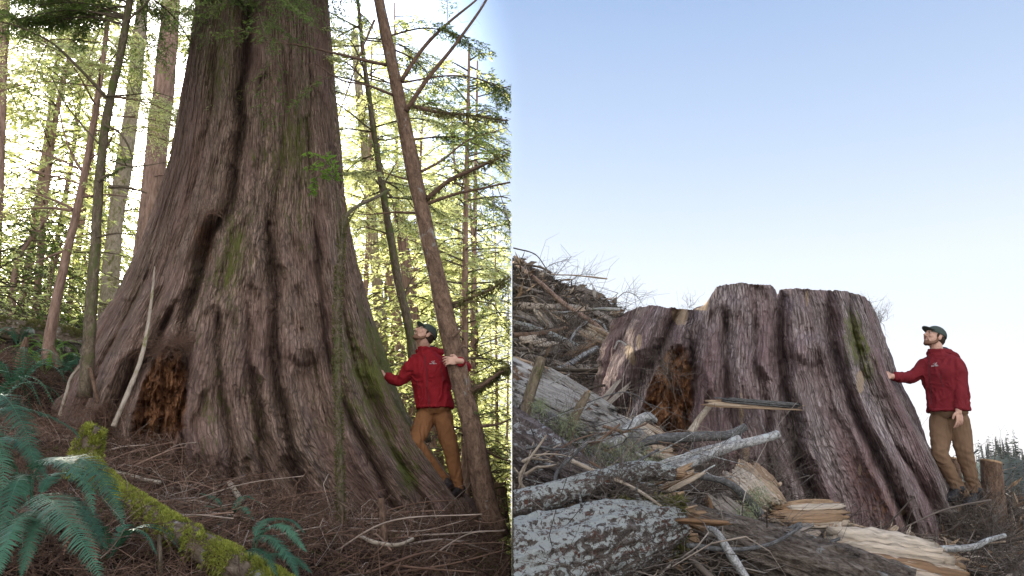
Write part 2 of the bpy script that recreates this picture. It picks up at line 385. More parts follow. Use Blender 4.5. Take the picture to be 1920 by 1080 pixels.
M['weathered'] = bark_mat('weathered_wood', (.10, .085, .075), (.36, .33, .31), (.58, .55, .52), 34, 5, patch_c=(.22, .13, .08), patch_rng=(.56, .62), patch_scale=6, patch2=(.07, .055, .05), dist=.05)
M['endgrain'] = flat_mat('cut_wood', (.42, .27, .15), .8, 30, .4, .01)
M['forest_soil'] = soil_mat('forest_soil', (.012, .008, .006), (.05, .031, .022), (.10, .063, .045))
M['slash_soil'] = soil_mat('clearcut_soil', (.018, .014, .011), (.065, .048, .038), (.13, .10, .082))
M['far_soil'] = soil_mat('far_floor', (.03, .035, .012), (.07, .075, .022), (.13, .12, .04), 1.5)
M['jacket'] = flat_mat('red_shell_fabric', (.225, .012, .017), .8, 5, .15, .004, .12)
M['jacket_dull'] = flat_mat('dull_red_shell_fabric', (.18, .019, .025), .85, 5, .15, .004, .12)
M['trouser_l'] = flat_mat('rust_brown_canvas', (.225, .10, .042), .85, 6, .2, .004, .15)
M['trouser_r'] = flat_mat('tan_brown_canvas', (.19, .115, .07), .85, 6, .2, .004, .15)
M['skin'] = flat_mat('skin', (.50, .29, .21), .55, 20, .12, .001, .35, (.56, .33, .25))
M['beard'] = flat_mat('short_beard', (.24, .13, .085), .9, 250, .5, .003, .1)
M['hair'] = flat_mat('brown_hair', (.045, .028, .018), .8, 120, .4, .003, .2)
M['lip'] = flat_mat('lips', (.33, .12, .10), .5)
M['cap'] = flat_mat('dark_green_cap', (.065, .08, .07), .85, 60, .25, .002, .15)
M['lining'] = flat_mat('dark_lining', (.02, .035, .05), .8)
M['boot'] = flat_mat('dark_boot_leather', (.03, .02, .017), .6, 30, .4, .003, .3)
M['boot_b'] = flat_mat('black_hiking_boot', (.018, .019, .022), .55, 30, .4, .003, .35)
M['sole'] = flat_mat('rubber_sole', (.012, .012, .012), .8)
M['zip'] = flat_mat('zip', (.05, .02, .025), .5)
M['logo'] = flat_mat('logo_print', (.62, .58, .58), .6)
M['eye'] = flat_mat('eye_white', (.5, .46, .43), .3, amt=.05)
M['pupil'] = flat_mat('pupil', (.02, .016, .012), .2)
M['hill'] = soil_mat('far_hill_forest', (.008, .016, .014), (.014, .026, .022), (.025, .04, .03), .12)
M['fartree'] = leaf_mat('far_conifer', (.008, .018, .014), (.02, .036, .028), (.03, .05, .03), .05, 1.); M['fartree'].node_tree.nodes['Principled BSDF'].inputs['Specular IOR Level'].default_value = 0

# ------------------------------------------------------------------ the ground
def rbf(ctrl):
    c = np.array([tuple(at(*p)) for p in ctrl if len(p) == 3] + [p[:3] for p in ctrl if len(p) == 4])
    xy = c[:, :2]; z = c[:, 2]; n = len(c)
    K = np.sqrt(((xy[:, None] - xy[None]) ** 2).sum(-1) + .25)
    A = np.zeros((n + 3, n + 3)); A[:n, :n] = K + 0 * np.eye(n); A[:n, n] = 1; A[:n, n + 1:] = xy; A[n, :n] = 1; A[n + 1:, :n] = xy.T
    w = np.linalg.solve(A, np.r_[z, 0, 0, 0])
    def f(x, y):
        x = np.asarray(x, float); y = np.asarray(y, float); r = w[n] + w[n + 1] * x + w[n + 2] * y
        for i in range(n): r = r + w[i] * np.sqrt((x - xy[i, 0]) ** 2 + (y - xy[i, 1]) ** 2 + .25)
        return r
    return f
# left: (px, py, Y) read off the photo, or (x, y, z, 0)
_gl = rbf([(500, 935, 7.3), (380, 868, 7.6), (250, 836, 8.1), (120, 800, 8.7), (640, 968, 7.3), (760, 990, 7.4), (850, 966, 8.1), (820, 968, 8.0), (890, 990, 8.1), (925, 1030, 7.8), (955, 1075, 7.0),
           (500, 1080, 5.0), (700, 1085, 5.4), (850, 1085, 6.0), (250, 1040, 4.8), (60, 1000, 4.6), (0, 900, 5.6), (100, 860, 6.6), (-100, 800, 6.5), (40, 720, 8.8), (0, 660, 11.5), (120, 655, 12), (-200, 640, 11),
           (-8, 25, 3.6, 0), (-16, 22, 5, 0), (-3, 16, .3, 0), (-1.2, 13, -1.1, 0), (-.3, 9.5, -1.7, 0), (-.1, 8.6, -1.3, 0), (-.1, 20, -2.3, 0), (-5, 14, 1.6, 0), (-4, 30, -1.6, 0), (-12, 40, 2.5, 0), (0, 45, -4, 0), (-30, 60, 6, 0), (-20, 30, 6, 0),
           (-1, 2.5, -1.35, 0), (-3, 2.5, -1.1, 0), (0, 0, -1.5, 0), (-5, 3, -.5, 0), (-8, 6, 1, 0), (-.1, 5, -1.15, 0), (-60, 100, 12, 0), (0, 100, -6, 0), (-20, -5, 0, 0), (0, -8, -2, 0)])
_gr = rbf([(975, 492, 19), (1060, 535, 18.5), (1165, 590, 17), (1160, 640, 13), (1000, 620, 13), (1110, 740, 10), (990, 740, 9.5), (1000, 860, 7), (1130, 850, 7.4), (1250, 850, 7.8), (1350, 900, 7.6), (1000, 1000, 5.4), (1200, 1010, 5.4),
           (1450, 985, 7.2), (1600, 1010, 7.4), (1720, 1030, 7.6), (1790, 1020, 8.0), (1800, 946, 8.25), (1835, 948, 8.15), (1870, 985, 8.1), (1500, 1085, 5.4), (1700, 1090, 6), (1880, 1090, 6.5), (1910, 1010, 8.5), (1950, 1000, 8.5), (1000, 1090, 4.4), (1250, 1090, 4.6),
           (9, 12, -1.2, 0), (8, 16, -2.4, 0), (5, 14, .3, 0), (3.5, 14, 1.6, 0), (3, 22, 3.3, 0), (6, 24, -1, 0), (.5, 27, 5.5, 0), (20, 25, -7, 0), (30, 60, -16, 0), (3, 60, -6, 0), (0, 2, -1.4, 0), (4, 2, -1.4, 0), (9, 4, -1.6, 0), (60, 20, -14, 0), (80, 100, -25, 0), (0, 100, -18, 0), (20, -5, -3, 0), (0, -8, -2, 0)])
def ground_l(x, y): return _gl(x, y) + .05 * fbm(x * 1.6, y * 1.6, 0, 4) + .02 * fbm(x * 7, y * 7, 3, 2)
def ground_r(x, y): return _gr(x, y) + .10 * fbm(x * 1.3, y * 1.3, 5, 4) + .04 * fbm(x * 6, y * 6, 3, 3)
def axis(a, b, near, step, grow):
    o = [near]; s = step
    while o[-1] < b: o.append(o[-1] + s); s *= grow
    i = [near]; s = step
    while i[-1] > a: i.append(i[-1] - s); s *= grow
    return np.array(sorted(set(i[1:] + o)))
def sheet(name, xs, ys, f, mat, lip=None):
    X, Y = np.meshgrid(xs, ys); Z = f(X, Y)
    v = np.stack([X, Y, Z], -1)
    if lip is not None:     # the bank where the slope is cut off
        k = lip; e = v[:, k:k + 1] if k == 0 else v[:, -1:]
        e = e.copy(); e[..., 2] -= 12; e[..., 0] += (-.0 if k == 0 else .0)
        v = np.concatenate([e, v], 1) if k == 0 else np.concatenate([v, e], 1)
    ny, nx = v.shape[:2]
    i = np.arange(ny - 1)[:, None] * nx; j = np.arange(nx - 1)[None]
    q = np.stack([i + j, i + j + 1, i + nx + j + 1, i + nx + j], -1).reshape(-1, 4)
    o = mesh(name, v.reshape(-1, 3), q, mat, None, {'bv': v.reshape(-1, 3)}); o['kind'] = 'structure'; return o
ya = axis(-8, 110, 6, .06, 1.012)
xa = -axis(.004, 70, .004, .05, 1.015)[::-1]; xb = axis(.004, 90, .004, .05, 1.012)
sheet('forest_floor', xa, ya, ground_l, M['forest_soil'])
sheet('clearcut_slope', xb, ya, ground_r, M['slash_soil'], lip=0)
X, Y = np.meshgrid(np.linspace(-1, 1, 60) ** 3 * 690, np.r_[-60, np.linspace(0, 1, 80) ** 2 * 690]); Z = -27 + 0 * X
v = np.stack([X, Y, Z], -1).reshape(-1, 3); nx = 60
i = np.arange(len(v) // nx - 1)[:, None] * nx; j = np.arange(nx - 1)[None]
o = mesh('valley_ground', v, np.stack([i + j, i + j + 1, i + nx + j + 1, i + nx + j], -1).reshape(-1, 4), M['far_soil']); o['kind'] = 'structure'

# ------------------------------------------------------------------ the great cedar and its stump
def ip(tab): 
    t = np.array(tab, float); return lambda v: np.interp(v, t[:, 0], t[:, 1])
GROOVES = [  # px, py chains read in the left photograph, depth (m), width (px)
    ([(472, -60), (462, 60), (456, 180), (446, 300), (428, 390), (396, 440), (372, 520), (345, 600)], .26, 12),
    ([(372, 400), (378, 470), (360, 530), (338, 610)], .10, 12),
    ([(505, 380), (503, 450), (512, 560), (512, 650), (530, 760), (556, 880), (590, 960)], .26, 11),
    ([(405, 560), (410, 640), (414, 740), (432, 840), (448, 960)], .15, 8),
    ([(462, 560), (470, 680), (488, 800), (500, 950)], .12, 8),
    ([(590, 400), (596, 520), (612, 640), (650, 760), (706, 880), (760, 990)], .22, 11),
    ([(632, 420), (640, 560), (662, 690), (712, 800), (790, 930), (850, 1060)], .18, 10),
    ([(628, 100), (634, 300), (652, 460), (690, 640), (742, 760), (820, 880), (900, 1010)], .14, 9),
    ([(330, 560), (292, 640), (236, 730), (196, 800)], .30, 14),
    ([(285, 500), (240, 600), (186, 690), (150, 770)], .22, 12),
    ([(262, 500), (210, 610), (168, 670), (128, 740)], .12, 10),
    ([(348, 620), (350, 700), (340, 800), (336, 880)], .25, 9),
    ([(540, 100), (536, 220), (524, 330), (512, 420)], .08, 9), ([(575, 60), (580, 250), (590, 400)], .07, 8),
    ([(410, 60), (398, 200), (370, 340), (330, 480)], .09, 9)]
KNOBS = [(570, 648, 30, 30, .22), (552, 588, 24, 22, .10), (420, 575, 22, 20, .12), (428, 690, 30, 60, .10), (384, 660, 26, 80, .16), (470, 470, 30, 60, .1), (395, 395, 34, 22, .14),
         (400, 850, 42, 50, .12), (560, 810, 26, 60, .08), (300, 700, 1, 1, 0), (600, 560, 20, 40, .1), (480, 700, 20, 70, .08), (640, 700, 22, 90, .1), (250, 640, 26, 60, .14), (216, 720, 22, 50, .12)]
def cedar(name, part, mat, parent, Lf, Rf, xoff, vtop_f, vbot, Yc, fresh_top=False, NSF=860, NV=860, moss_f=None, seed=0., Lref=None):
    NSB = 150
    a_f = np.linspace(-math.pi / 2, math.pi / 2, NSF); a_b = np.linspace(math.pi / 2, math.pi * 1.5, NSB + 2)[1:-1]
    A = np.r_[a_f, a_b]; S = np.sin(A); C = np.cos(A)
    t = np.linspace(0, 1, NV)[:, None]
    vt = vtop_f(S)[None]; V = vt + (vbot - vt) * t
    L = Lf(V); Rr = Rf(V); mid = (L + Rr) / 2; hf = (Rr - L) / 2
    PX = mid + hf * S[None]; Vr = V; PXr = PX - xoff                 # in the left photo's own pixels
    flare = np.clip((Vr - 250) / 600, 0, 1) ** 1.3
    mpp = Yc / FPX                                                   # metres per pixel
    dep = np.minimum(hf * mpp * .95, .9 + .85 * flare)
    ang = A[None] + .05 * fbm(A[None] * 3, Vr / 160, seed, 2)
    cA, sA = np.cos(ang), np.sin(ang)
    hz = Vr / 150.
    w = .5 * fbm(cA * 1.5 + 3, sA * 1.5, hz * .45, 3)
    n1 = vnoise(cA * 3.2 + w + 11, sA * 3.2 + w, hz * .22)
    n2 = vnoise(cA * 8.5 + w * 2.5 + 4, sA * 8.5, hz * .45 + 3)
    n3 = vnoise(cA * 20 + w * 4, sA * 20 + w * 4, hz * .9)
    amp = .05 + .15 * flare
    rel = amp * (2.0 * (np.sqrt(n1 ** 2 + .002)) ** .75 - .6) + (.022 + .026 * flare) * (1.7 * np.sqrt(n2 ** 2 + .008) ** .8 - .6) + .012 * (np.sqrt(n3 ** 2 + .006) ** .7 * 1.6 - .5)
    # bark strips: long plates with sharp sides
    wv = .55 * fbm(cA * 9, sA * 9, hz * 2.1 + 7, 3)
    b1 = vnoise(cA * 34 + wv * 2.2, sA * 34 + wv * 2.2, hz * 2.0); b2 = vnoise(cA * 70 + wv * 3, sA * 70 + wv * 2, hz * 5 + 5)
    b3 = vnoise(cA * 130 + wv * 3, sA * 130, hz * 22 + 5)
    rel = rel + .007 * np.tanh(b1 * 5) + .009 * np.tanh(b2 * 5) + .008 * b3 + .006 * (np.abs(b1) ** .5)
    wr = fbm(PXr / 14., Vr / 5.5, 2, 3) * np.clip((Vr - 420) / 200, 0, 1)
    rel = rel + .010 * wr
    front = (C > 0)[None] * np.ones_like(V)
    for pts, dpt, wd in GROOVES:
        p = np.array(pts, float); gx = np.interp(Vr, p[:, 1], p[:, 0]) + 5 * vnoise(Vr / 60, seed + p[0, 0]) + 1.2 * vnoise(Vr / 9., p[0, 0])
        fade = np.clip((Vr - p[0, 1]) / 50 + .15 * (p[0, 1] < 0), 0, 1) * np.clip((p[-1, 1] + 40 - Vr) / 50, 0, 1)
        d = (PXr - gx) / (wd * (1 + .3 * vnoise(Vr / 40., p[0, 0] + 3)))
        rel = rel - front * fade * dpt * 1.12 * np.exp(-np.abs(d * 1.15) ** 1.3) + front * fade * dpt * .50 * np.exp(-((np.abs(d) - 2.4) / 1.2) ** 2)
    for kx, ky, rx, ry, h in KNOBS:
        rel = rel + 1.45 * front * h * np.exp(-((PXr - kx) / rx) ** 2 - ((Vr - ky) / ry) ** 2)
    kring = np.exp(-((np.hypot((PXr - 570) / 1.0, (Vr - 655) / 1.0) - 34) / 7) ** 2); rel = rel - front * .05 * kring
    # the rotten hollow between the buttresses
    hx = PXr - (306 - (Vr - 740) * .16) + 9 * fbm(Vr / 22., 1.5, 0, 3)
    hw = np.interp(Vr, [640, 660, 700, 760, 800, 835, 870], [8, 24, 40, 50, 52, 40, 20])
    hm = np.clip((hw - np.abs(hx)) / 9, 0, 1) * np.clip((Vr - 645) / 16, 0, 1) * np.clip((900 - Vr) / 20, 0, 1) * front
    hn = fbm(PXr / 9., Vr / 34., 4, 4)
    hn2 = np.round(fbm(PXr / 13., Vr / 19., 9, 3) * 5) / 5
    dh = .13 + .17 * hn + .20 * hn2 + np.clip((Vr - 790) / 60, 0, 1) * .22
    rel = rel * (1 - .4 * hm) - hm * dh
    # a smaller dark alcove higher up
    am = np.exp(-np.abs((PXr - 383) / 20) ** 3 - np.abs((Vr - 452) / 46) ** 3) * front; rel = rel - am * .12
    PX2 = PX + np.where(front > 0, 0, 0)
    edge = 1 - np.abs(C)[None]
    bulge = rel / mpp * .55 * S[None] * edge ** 3               # the outline is as rough as the surface
    PX2 = PX + bulge
    Dn = dep * np.abs(C)[None] ** .8 + rel * (1 - edge ** 3)
    Yf = Yc - Dn
    ptsF = atn(PX2, V, Yf)
    ptsB = atn(PX2, V, Yc + 0 * Dn); ptsB[..., 1] = Yc + dep * np.abs(C)[None] ** .8 + .8 * rel * (1 - edge ** 3)
    pt = np.where((C >= -1e-6)[None, :, None], ptsF, ptsB)
    hz_m = pt[..., 2]
    bv = np.stack([1.25 * cA, 1.25 * sA, hz_m], -1)
    moss = moss_f(PXr, V, S[None] * np.ones_like(V)) if moss_f else 0 * V
    rot = np.clip(hm + .4 * np.clip(am * 2 - .9 + fbm(PXr / 6, Vr / 14, 2, 3), 0, 1), 0, 1)
    fresh = 0 * V
    if fresh_top:
        for fx, fy, rx, ry in ((1612, 715, 7, 22), (1513, 558, 3, 16), (1350, 600, 1, 1), (1275, 592, 17, 17), (1185, 665, 8, 20), (1200, 640, 5, 14), (1390, 770, 5, 30), (1398, 850, 7, 26), (1612, 880, 3, 12), (1692, 960, 6, 7)):
            d = ((PX - fx + (V - fy) * (-.25 if fx == 1185 else 0)) / rx) ** 2 + ((V - fy) / ry) ** 2 + .5 * fbm(PX / 3., V / 8., 1, 2)
            fresh = np.maximum(fresh, front * np.clip((1 - d) * 5, 0, 1))
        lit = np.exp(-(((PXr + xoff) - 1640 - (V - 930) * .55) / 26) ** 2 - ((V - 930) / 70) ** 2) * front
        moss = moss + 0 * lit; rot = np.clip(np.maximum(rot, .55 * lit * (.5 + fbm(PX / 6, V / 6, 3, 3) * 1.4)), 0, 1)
    n_s = len(A)
    i = np.arange(NV - 1)[:, None] * n_s; j = np.arange(n_s)[None]
    q = np.stack([i + j, i + n_s + j, i + n_s + (j + 1) % n_s, i + (j + 1) % n_s], -1).reshape(-1, 4)
    v = pt.reshape(-1, 3)
    o = mesh(part, v, q, mat, parent, {'bv': bv.reshape(-1, 3), 'moss': moss.ravel(), 'rot': rot.ravel(), 'fresh': fresh.ravel()})
    if fresh_top:           # the sawn top: a torn sheet joining front rim to back rim
        top = pt[0]; fr = top[:NSF][::4]; S4 = S[:NSF][::4]
        bk = top[NSF:]; sb = S[NSF:]; order = np.argsort(sb)
        bb = np.stack([np.interp(S4, sb[order], bk[order, k]) for k in range(3)], -1)
        K = 24; f = np.linspace(0, 1, K)[:, None, None]
        cap = fr[None] * (1 - f) + bb[None] * f
        cap[..., 2] = cap[..., 2] - .015 - .05 * np.sin(f[..., 0] * math.pi) + .05 * fbm(cap[..., 0] * 6, cap[..., 1] * 6, 1, 3) * np.sin(f[..., 0] * math.pi)
        cap = cap.reshape(-1, 3); m = len(S4); i = np.arange(K - 1)[:, None] * m; j = np.arange(m - 1)[None]
        mesh('cut_face', cap, np.stack([i + j, i + j + 1, i + m + j + 1, i + m + j], -1).reshape(-1, 4), M['endgrain'], parent, {'bv': cap})
    return pt, (NSF, A), Lf, Rf

Ltree = ip([(-420, 402), (-60, 372), (0, 366), (100, 352), (200, 336), (300, 318), (400, 288), (470, 262), (540, 234), (600, 202), (660, 168), (720, 136), (780, 108), (850, 80), (1100, 20)])
Rtree = ip([(-420, 585), (-60, 606), (0, 611), (80, 618), (150, 622), (250, 634), (350, 641), (400, 648), (480, 664), (550, 681), (620, 699), (700, 722), (760, 748), (820, 782), (880, 826), (940, 884), (1000, 922), (1060, 952)])
def moss_tree(px, v, s):
    m = .18 + .26 * fbm(px / 40., v / 90., 3, 3)
    m = m + .34 * np.exp(-((px - (560 + (v - 300) * .02)) / 60) ** 2) * np.clip(1 - np.abs(v - 300) / 260, 0, 1)
    m = m + .30 * np.exp(-((px - 415) / 50) ** 2) * np.clip(1 - np.abs(v - 90) / 160, 0, 1)
    m = m + .6 * np.clip((s - .62) * 3, 0, 1) * np.clip(1 - np.abs(v - 700) / 240, 0, 1)
    m = m + .28 * np.exp(-((px - 400) / 30) ** 2) * np.clip(1 - np.abs(v - 760) / 130, 0, 1) + .2 * np.exp(-((px - 415) / 36) ** 2) * np.clip(1 - np.abs(v - 480) / 120, 0, 1)
    m = m + .3 * np.exp(-((px - (470 + (v - 600) * .1)) / 40) ** 2) * np.clip(1 - np.abs(v - 450) / 160, 0, 1)
    m = m + .35 * np.exp(-((px - (700 + (v - 800) * .7)) / 22) ** 2) * np.clip(1 - np.abs(v - 860) / 120, 0, 1)
    return np.clip(m, 0, .95)
def moss_stump(px, v, s):
    m = .02 + .15 * fbm(px / 40., v / 90., 3, 3)
    return np.clip(m + .62 * np.exp(-((s - .80) / .13) ** 2) * np.clip(1.1 - np.abs(v - 640) / 140, 0, 1), 0, .9)
YC = 9.0
big = empty('giant_cedar', at(480, 940, YC), 'giant living cedar with fluted mossy bark, far the thickest trunk in the forest', 'tree')
TREE = cedar('giant_cedar', 'trunk', M['cedar'], big, Ltree, Rtree, 0, lambda s: np.full_like(s, -420.), 1090, YC, NV=1050, moss_f=moss_tree)
st = empty('giant_stump', at(1440, 980, YC), 'huge cedar stump with an orange rotten hollow, sawn off above the standing man', 'stump')
Lst = ip([(520, 1188), (575, 1172), (620, 1152), (680, 1134), (740, 1122), (800, 1110), (900, 1096), (1100, 1060)])
Rst = ip([(520, 1618), (550, 1629), (600, 1648), (650, 1662), (700, 1679), (760, 1708), (830, 1744), (900, 1778), (960, 1800), (1010, 1815), (1100, 1850)])
_vt = np.array([(1165, 606), (1180, 584), (1200, 575), (1228, 572), (1250, 578), (1262, 577), (1300, 581), (1324, 582), (1330, 553), (1340, 538), (1360, 533), (1390, 530), (1425, 533), (1446, 534), (1455, 541), (1459, 556), (1464, 543), (1500, 540), (1540, 544), (1580, 545), (1606, 549), (1622, 556), (1640, 572)], float)
def vtop_st(s):
    px = 1170 + (s + 1) / 2 * (1636 - 1170)
    return np.interp(px, _vt[:, 0], _vt[:, 1]) + 1.2 * vnoise(s * 40, 3) + .8 * vnoise(s * 130, 3)
STUMP = cedar('giant_stump', 'bark', M['stump'], st, Lst, Rst, 950, vtop_st, 1100, YC, True, moss_f=moss_stump, NV=760)
bpy.context.view_layer.update()
def caster(parent):
    o = parent.children[0]; me = o.data
    return o, Vector(parent.location)
def hit(o_off, px, py, default=8.):
    o, off = o_off; org = Vector((0, 0, 0)) - off; d = at(px, py, 1.0).normalized()
    ok, loc, n, _ = o.ray_cast(org, d)
    return (loc + off, n) if ok else (at(px, py, default), Vector((0, -1, 0)))

# ------------------------------------------------------------------ vegetation helpers
def unit(a): return a / (np.linalg.norm(a, axis=-1, keepdims=True) + 1e-9)
def leaves(mb, p, d, s, ln, wd, c):
    """rhombic leaves: p start, d direction, s sideways"""
    ln = np.asarray(ln)[:, None]; wd = np.asarray(wd)[:, None]; n = len(p)
    v = np.stack([p, p + d * ln * .5 + s * wd * .5, p + d * ln, p + d * ln * .5 - s * wd * .5], 1)
    mb.add(v.reshape(-1, 3), np.arange(n * 4).reshape(-1, 4), None, np.repeat(c, 4))
def twigs(mb, p0, d, ln, rad, rng, curl=.35, k=5, c=None, sag=0.):
    """many thin three sided sticks at once"""
    n = len(p0); t = np.linspace(0, 1, k)[None, :, None]
    d = unit(d); e = unit(np.cross(d, unit(rng.normal(size=(n, 3))))); e2 = np.cross(d, e)
    ln = np.broadcast_to(ln, (n,))[:, None, None]; rad = np.broadcast_to(rad, (n,))
    wob = rng.normal(0, 1, (n, 1, 1)) * curl; wob2 = rng.normal(0, .5, (n, 1, 1)) * curl
    p = p0[:, None] + d[:, None] * t * ln + e[:, None] * ln * wob * (t ** 2) + e2[:, None] * ln * wob2 * np.sin(t * 6)
    p[..., 2] -= (ln * sag * t ** 2)[..., 0]
    th = np.array([0, 2.1, 4.2]); r = rad[:, None] * np.linspace(1, .35, k)[None]
    v = p[:, :, None] + r[:, :, None, None] * (np.cos(th)[None, None, :, None] * e[:, None, None] + np.sin(th)[None, None, :, None] * e2[:, None, None])
    i = (np.arange(n) * k * 3)[:, None, None] + (np.arange(k - 1) * 3)[None, :, None] + np.array([0, 1, 2])[None, None]
    j = (np.arange(n) * k * 3)[:, None, None] + (np.arange(k - 1) * 3)[None, :, None] + np.array([1, 2, 0])[None, None]
    q = np.stack([i, j, j + 3, i + 3], -1).reshape(-1, 4)
    cc = np.repeat(rng.uniform(0, 1, n) if c is None else np.broadcast_to(c, (n,)), k * 3)
    bv = np.stack([np.repeat(rng.uniform(0, 9, n), k * 3), 0 * cc, np.tile(np.repeat(np.linspace(0, 1, k), 3), n)], -1)
    mb.add(v.reshape(-1, 3), q, bv, cc)
    return p
def spray(wd, lf, pts, r0, rng, span=.4, ntw=22, leaf=.045, lw=.012, start=.15, droop=.25, dens=1., tw_r=.0025, tone=(0, 1), up=(0, 0, 1)):
    """a flat hemlock spray along pts: side twigs alternate, each set with short needles in the spray's plane"""
    p = resample(pts, 14); t, a, b = frames(p); L = np.linalg.norm(np.diff(p, axis=0), axis=1).sum()
    if wd is not None: tube(wd, p, np.linspace(r0, r0 * .25, 14), 5, caps=False)
    f = np.linspace(start, .99, ntw) + rng.normal(0, .01, ntw); f = np.clip(f, 0, 1)
    idx = f * 13
    pp = np.stack([np.interp(idx, range(14), p[:, k]) for k in range(3)], 1)
    tt = unit(np.stack([np.interp(idx, range(14), t[:, k]) for k in range(3)], 1))
    upv = np.array(up, float); side = unit(np.cross(tt, upv)); sg = np.where(np.arange(ntw) % 2, 1, -1)[:, None]
    ang = rng.uniform(.7, 1.1, ntw)[:, None]
    d = unit(tt * np.cos(ang) + side * sg * np.sin(ang) + rng.normal(0, .12, (ntw, 3)))
    ln = span * L * (1.12 - f) ** .8 * rng.uniform(.6, 1.15, ntw) * np.minimum(1, (f - start) * 4 + .35)
    k = 6
    tp = twigs(wd if wd is not None else MB(), pp, d, ln, tw_r, rng, .15, k, None, droop)
    # needles: along each twig on both sides
    m = np.maximum(3, (ln / leaf * 2.6 * dens)).astype(int); T = np.repeat(np.arange(ntw), m)
    u = rng.uniform(.05, 1.02, len(T)) * (k - 1.001); i0 = u.astype(int); fr = (u - i0)[:, None]
    q0 = tp[T, i0]; q1 = tp[T, np.minimum(i0 + 1, k - 1)]
    pos = q0 * (1 - fr) + q1 * fr; dd = unit(q1 - q0 + 1e-6)
    sd = unit(np.cross(dd, upv) + 1e-6) * np.where(rng.random(len(T)) > .5, 1, -1)[:, None]
    a2 = rng.uniform(.45, 1.1, len(T))[:, None]
    ld = unit(dd * np.cos(a2) + sd * np.sin(a2) + rng.normal(0, .16, (len(T), 3)))
    ls = unit(np.cross(ld, upv + rng.normal(0, .4, (len(T), 3))))
    c = np.clip(np.repeat(rng.uniform(tone[0], tone[1], ntw), m) * .6 + rng.uniform(tone[0], tone[1], len(T)) * .4, 0, 1)
    leaves(lf, pos, ld, ls, leaf * rng.uniform(.6, 1.2, len(T)), np.full(len(T), lw), c)

def pxr(r, Y): return r * Y / FPX * .99
def trunk_path(mb, pts, rpx, sides=20, n=60, rough=.12, seed=0):
    p = P(pts); Ym = np.mean([q[2] for q in pts])
    tube(mb, p, [pxr(r, Ym) for r in rpx], sides, n, rough, 2.5, seed)
    return resample(p, 200)
def tree(name, label, cat, pts, rpx, mat, branches=(), leafmat='leaf', group=None, crown=None, seed=1, sides=20, leafsize=.045):
    rng = np.random.default_rng(seed)
    root = empty(name, at(*pts[0]), label, cat, group)
    t = MB(); path = trunk_path(t, pts, rpx, sides, 70, .14, seed); t.build('trunk', M[mat], root, clip=-1)
    w = MB(); lf = MB(); bare = []
    for br in branches:      # (pixel chain, radius px, leafy amount)
        bp = P([(x, y, y_) for x, y, y_ in br[0]]); Y = br[0][0][2]; r = pxr(br[1], Y)
        lfy = br[2] if len(br) > 2 else 0
        b = MB(); tube(b, bp, [r, r * .3], 7, 24, .15, 2, seed)
        bb = resample(bp, 24); L = np.linalg.norm(np.diff(bb, axis=0), axis=1).sum()
        nt = int(6 + L * 5); k = rng.integers(4, 23, nt)
        dd = unit(np.gradient(bb, axis=0)[k]) + rng.normal(0, .6, (nt, 3)); dd[:, 2] -= .1
        twigs(b, bb[k], dd, rng.uniform(.08, .35, nt) * min(1, L), .0022, rng, .3)
        b.build('branch', M[mat], root, clip=-1)
        if lfy:
            for _ in range(int(lfy)):
                s0 = rng.integers(5, 23); q = bb[s0]; dd = unit((bb[min(s0 + 1, 23)] - bb[s0 - 1]) + rng.normal(0, .10, 3) * 2)
                dd = unit(dd / (np.linalg.norm(dd)) + rng.normal(0, .55, 3) * [1, 1, .4]); l2 = rng.uniform(.35, .8) * min(1.3, L)
                spray(w, lf, [q, q + dd * l2 * .5 + [0, 0, .02], q + dd * l2 + [0, 0, -.18 * l2]], .005, rng, .38, 24, leafsize, leafsize * .3)
    if crown: crown(w, lf, path, rng)
    if w.n:
        c = empty_child('crown', root)
        wo = w.build('twigs', M[mat], None, clip=-1); lo = lf.build('needles', M[leafmat], None, False, clip=-1)
        for o in (wo, lo): o.data.transform(Matrix.Translation(-Vector(root.location))); o.parent = c
    return root, path
def empty_child(name, root):
    o = bpy.data.objects.new(name, None); col.objects.link(o); o.parent = root; return o

def crown_between(f0, f1, n, length, up=.1, leafsize=.045, dens=1., az=None, tone=(0, 1), ntw=22):
    def f(w, lf, path, rng):
        for _ in range(n):
            k = int(rng.uniform(f0, f1) * 199); q = path[k]; a = rng.uniform(*(az or (0, 2 * math.pi)))
            d = np.array([math.cos(a), math.sin(a), rng.normal(up, .12)]); l = length * rng.uniform(.6, 1.15)
            tip = q + d * l; tip[2] -= .12 * l; mid = q + d * l * .5 + [0, 0, .05 * l]
            p = resample([q, mid, tip], 20); tube(w, p, np.linspace(.014, .004, 20), 5, caps=False)
            for s0 in rng.integers(3, 19, int(5 + 4 * dens)):
                dd = unit(p[s0 + 1] - p[s0]) ; sd = unit(np.cross(dd, [0, 0, 1.])) * rng.choice([-1, 1])
                dd = unit(dd + sd * rng.uniform(.2, 1.2)); l2 = l * rng.uniform(.25, .5)
                spray(w, lf, [p[s0], p[s0] + dd * l2 * .5, p[s0] + dd * l2 - [0, 0, .15 * l2]], .004, rng, .4, ntw, leafsize, leafsize * .3, tone=tone)
            spray(w, lf, p[10:], .003, rng, .5, ntw, leafsize, leafsize * .3, tone=tone)
    return f

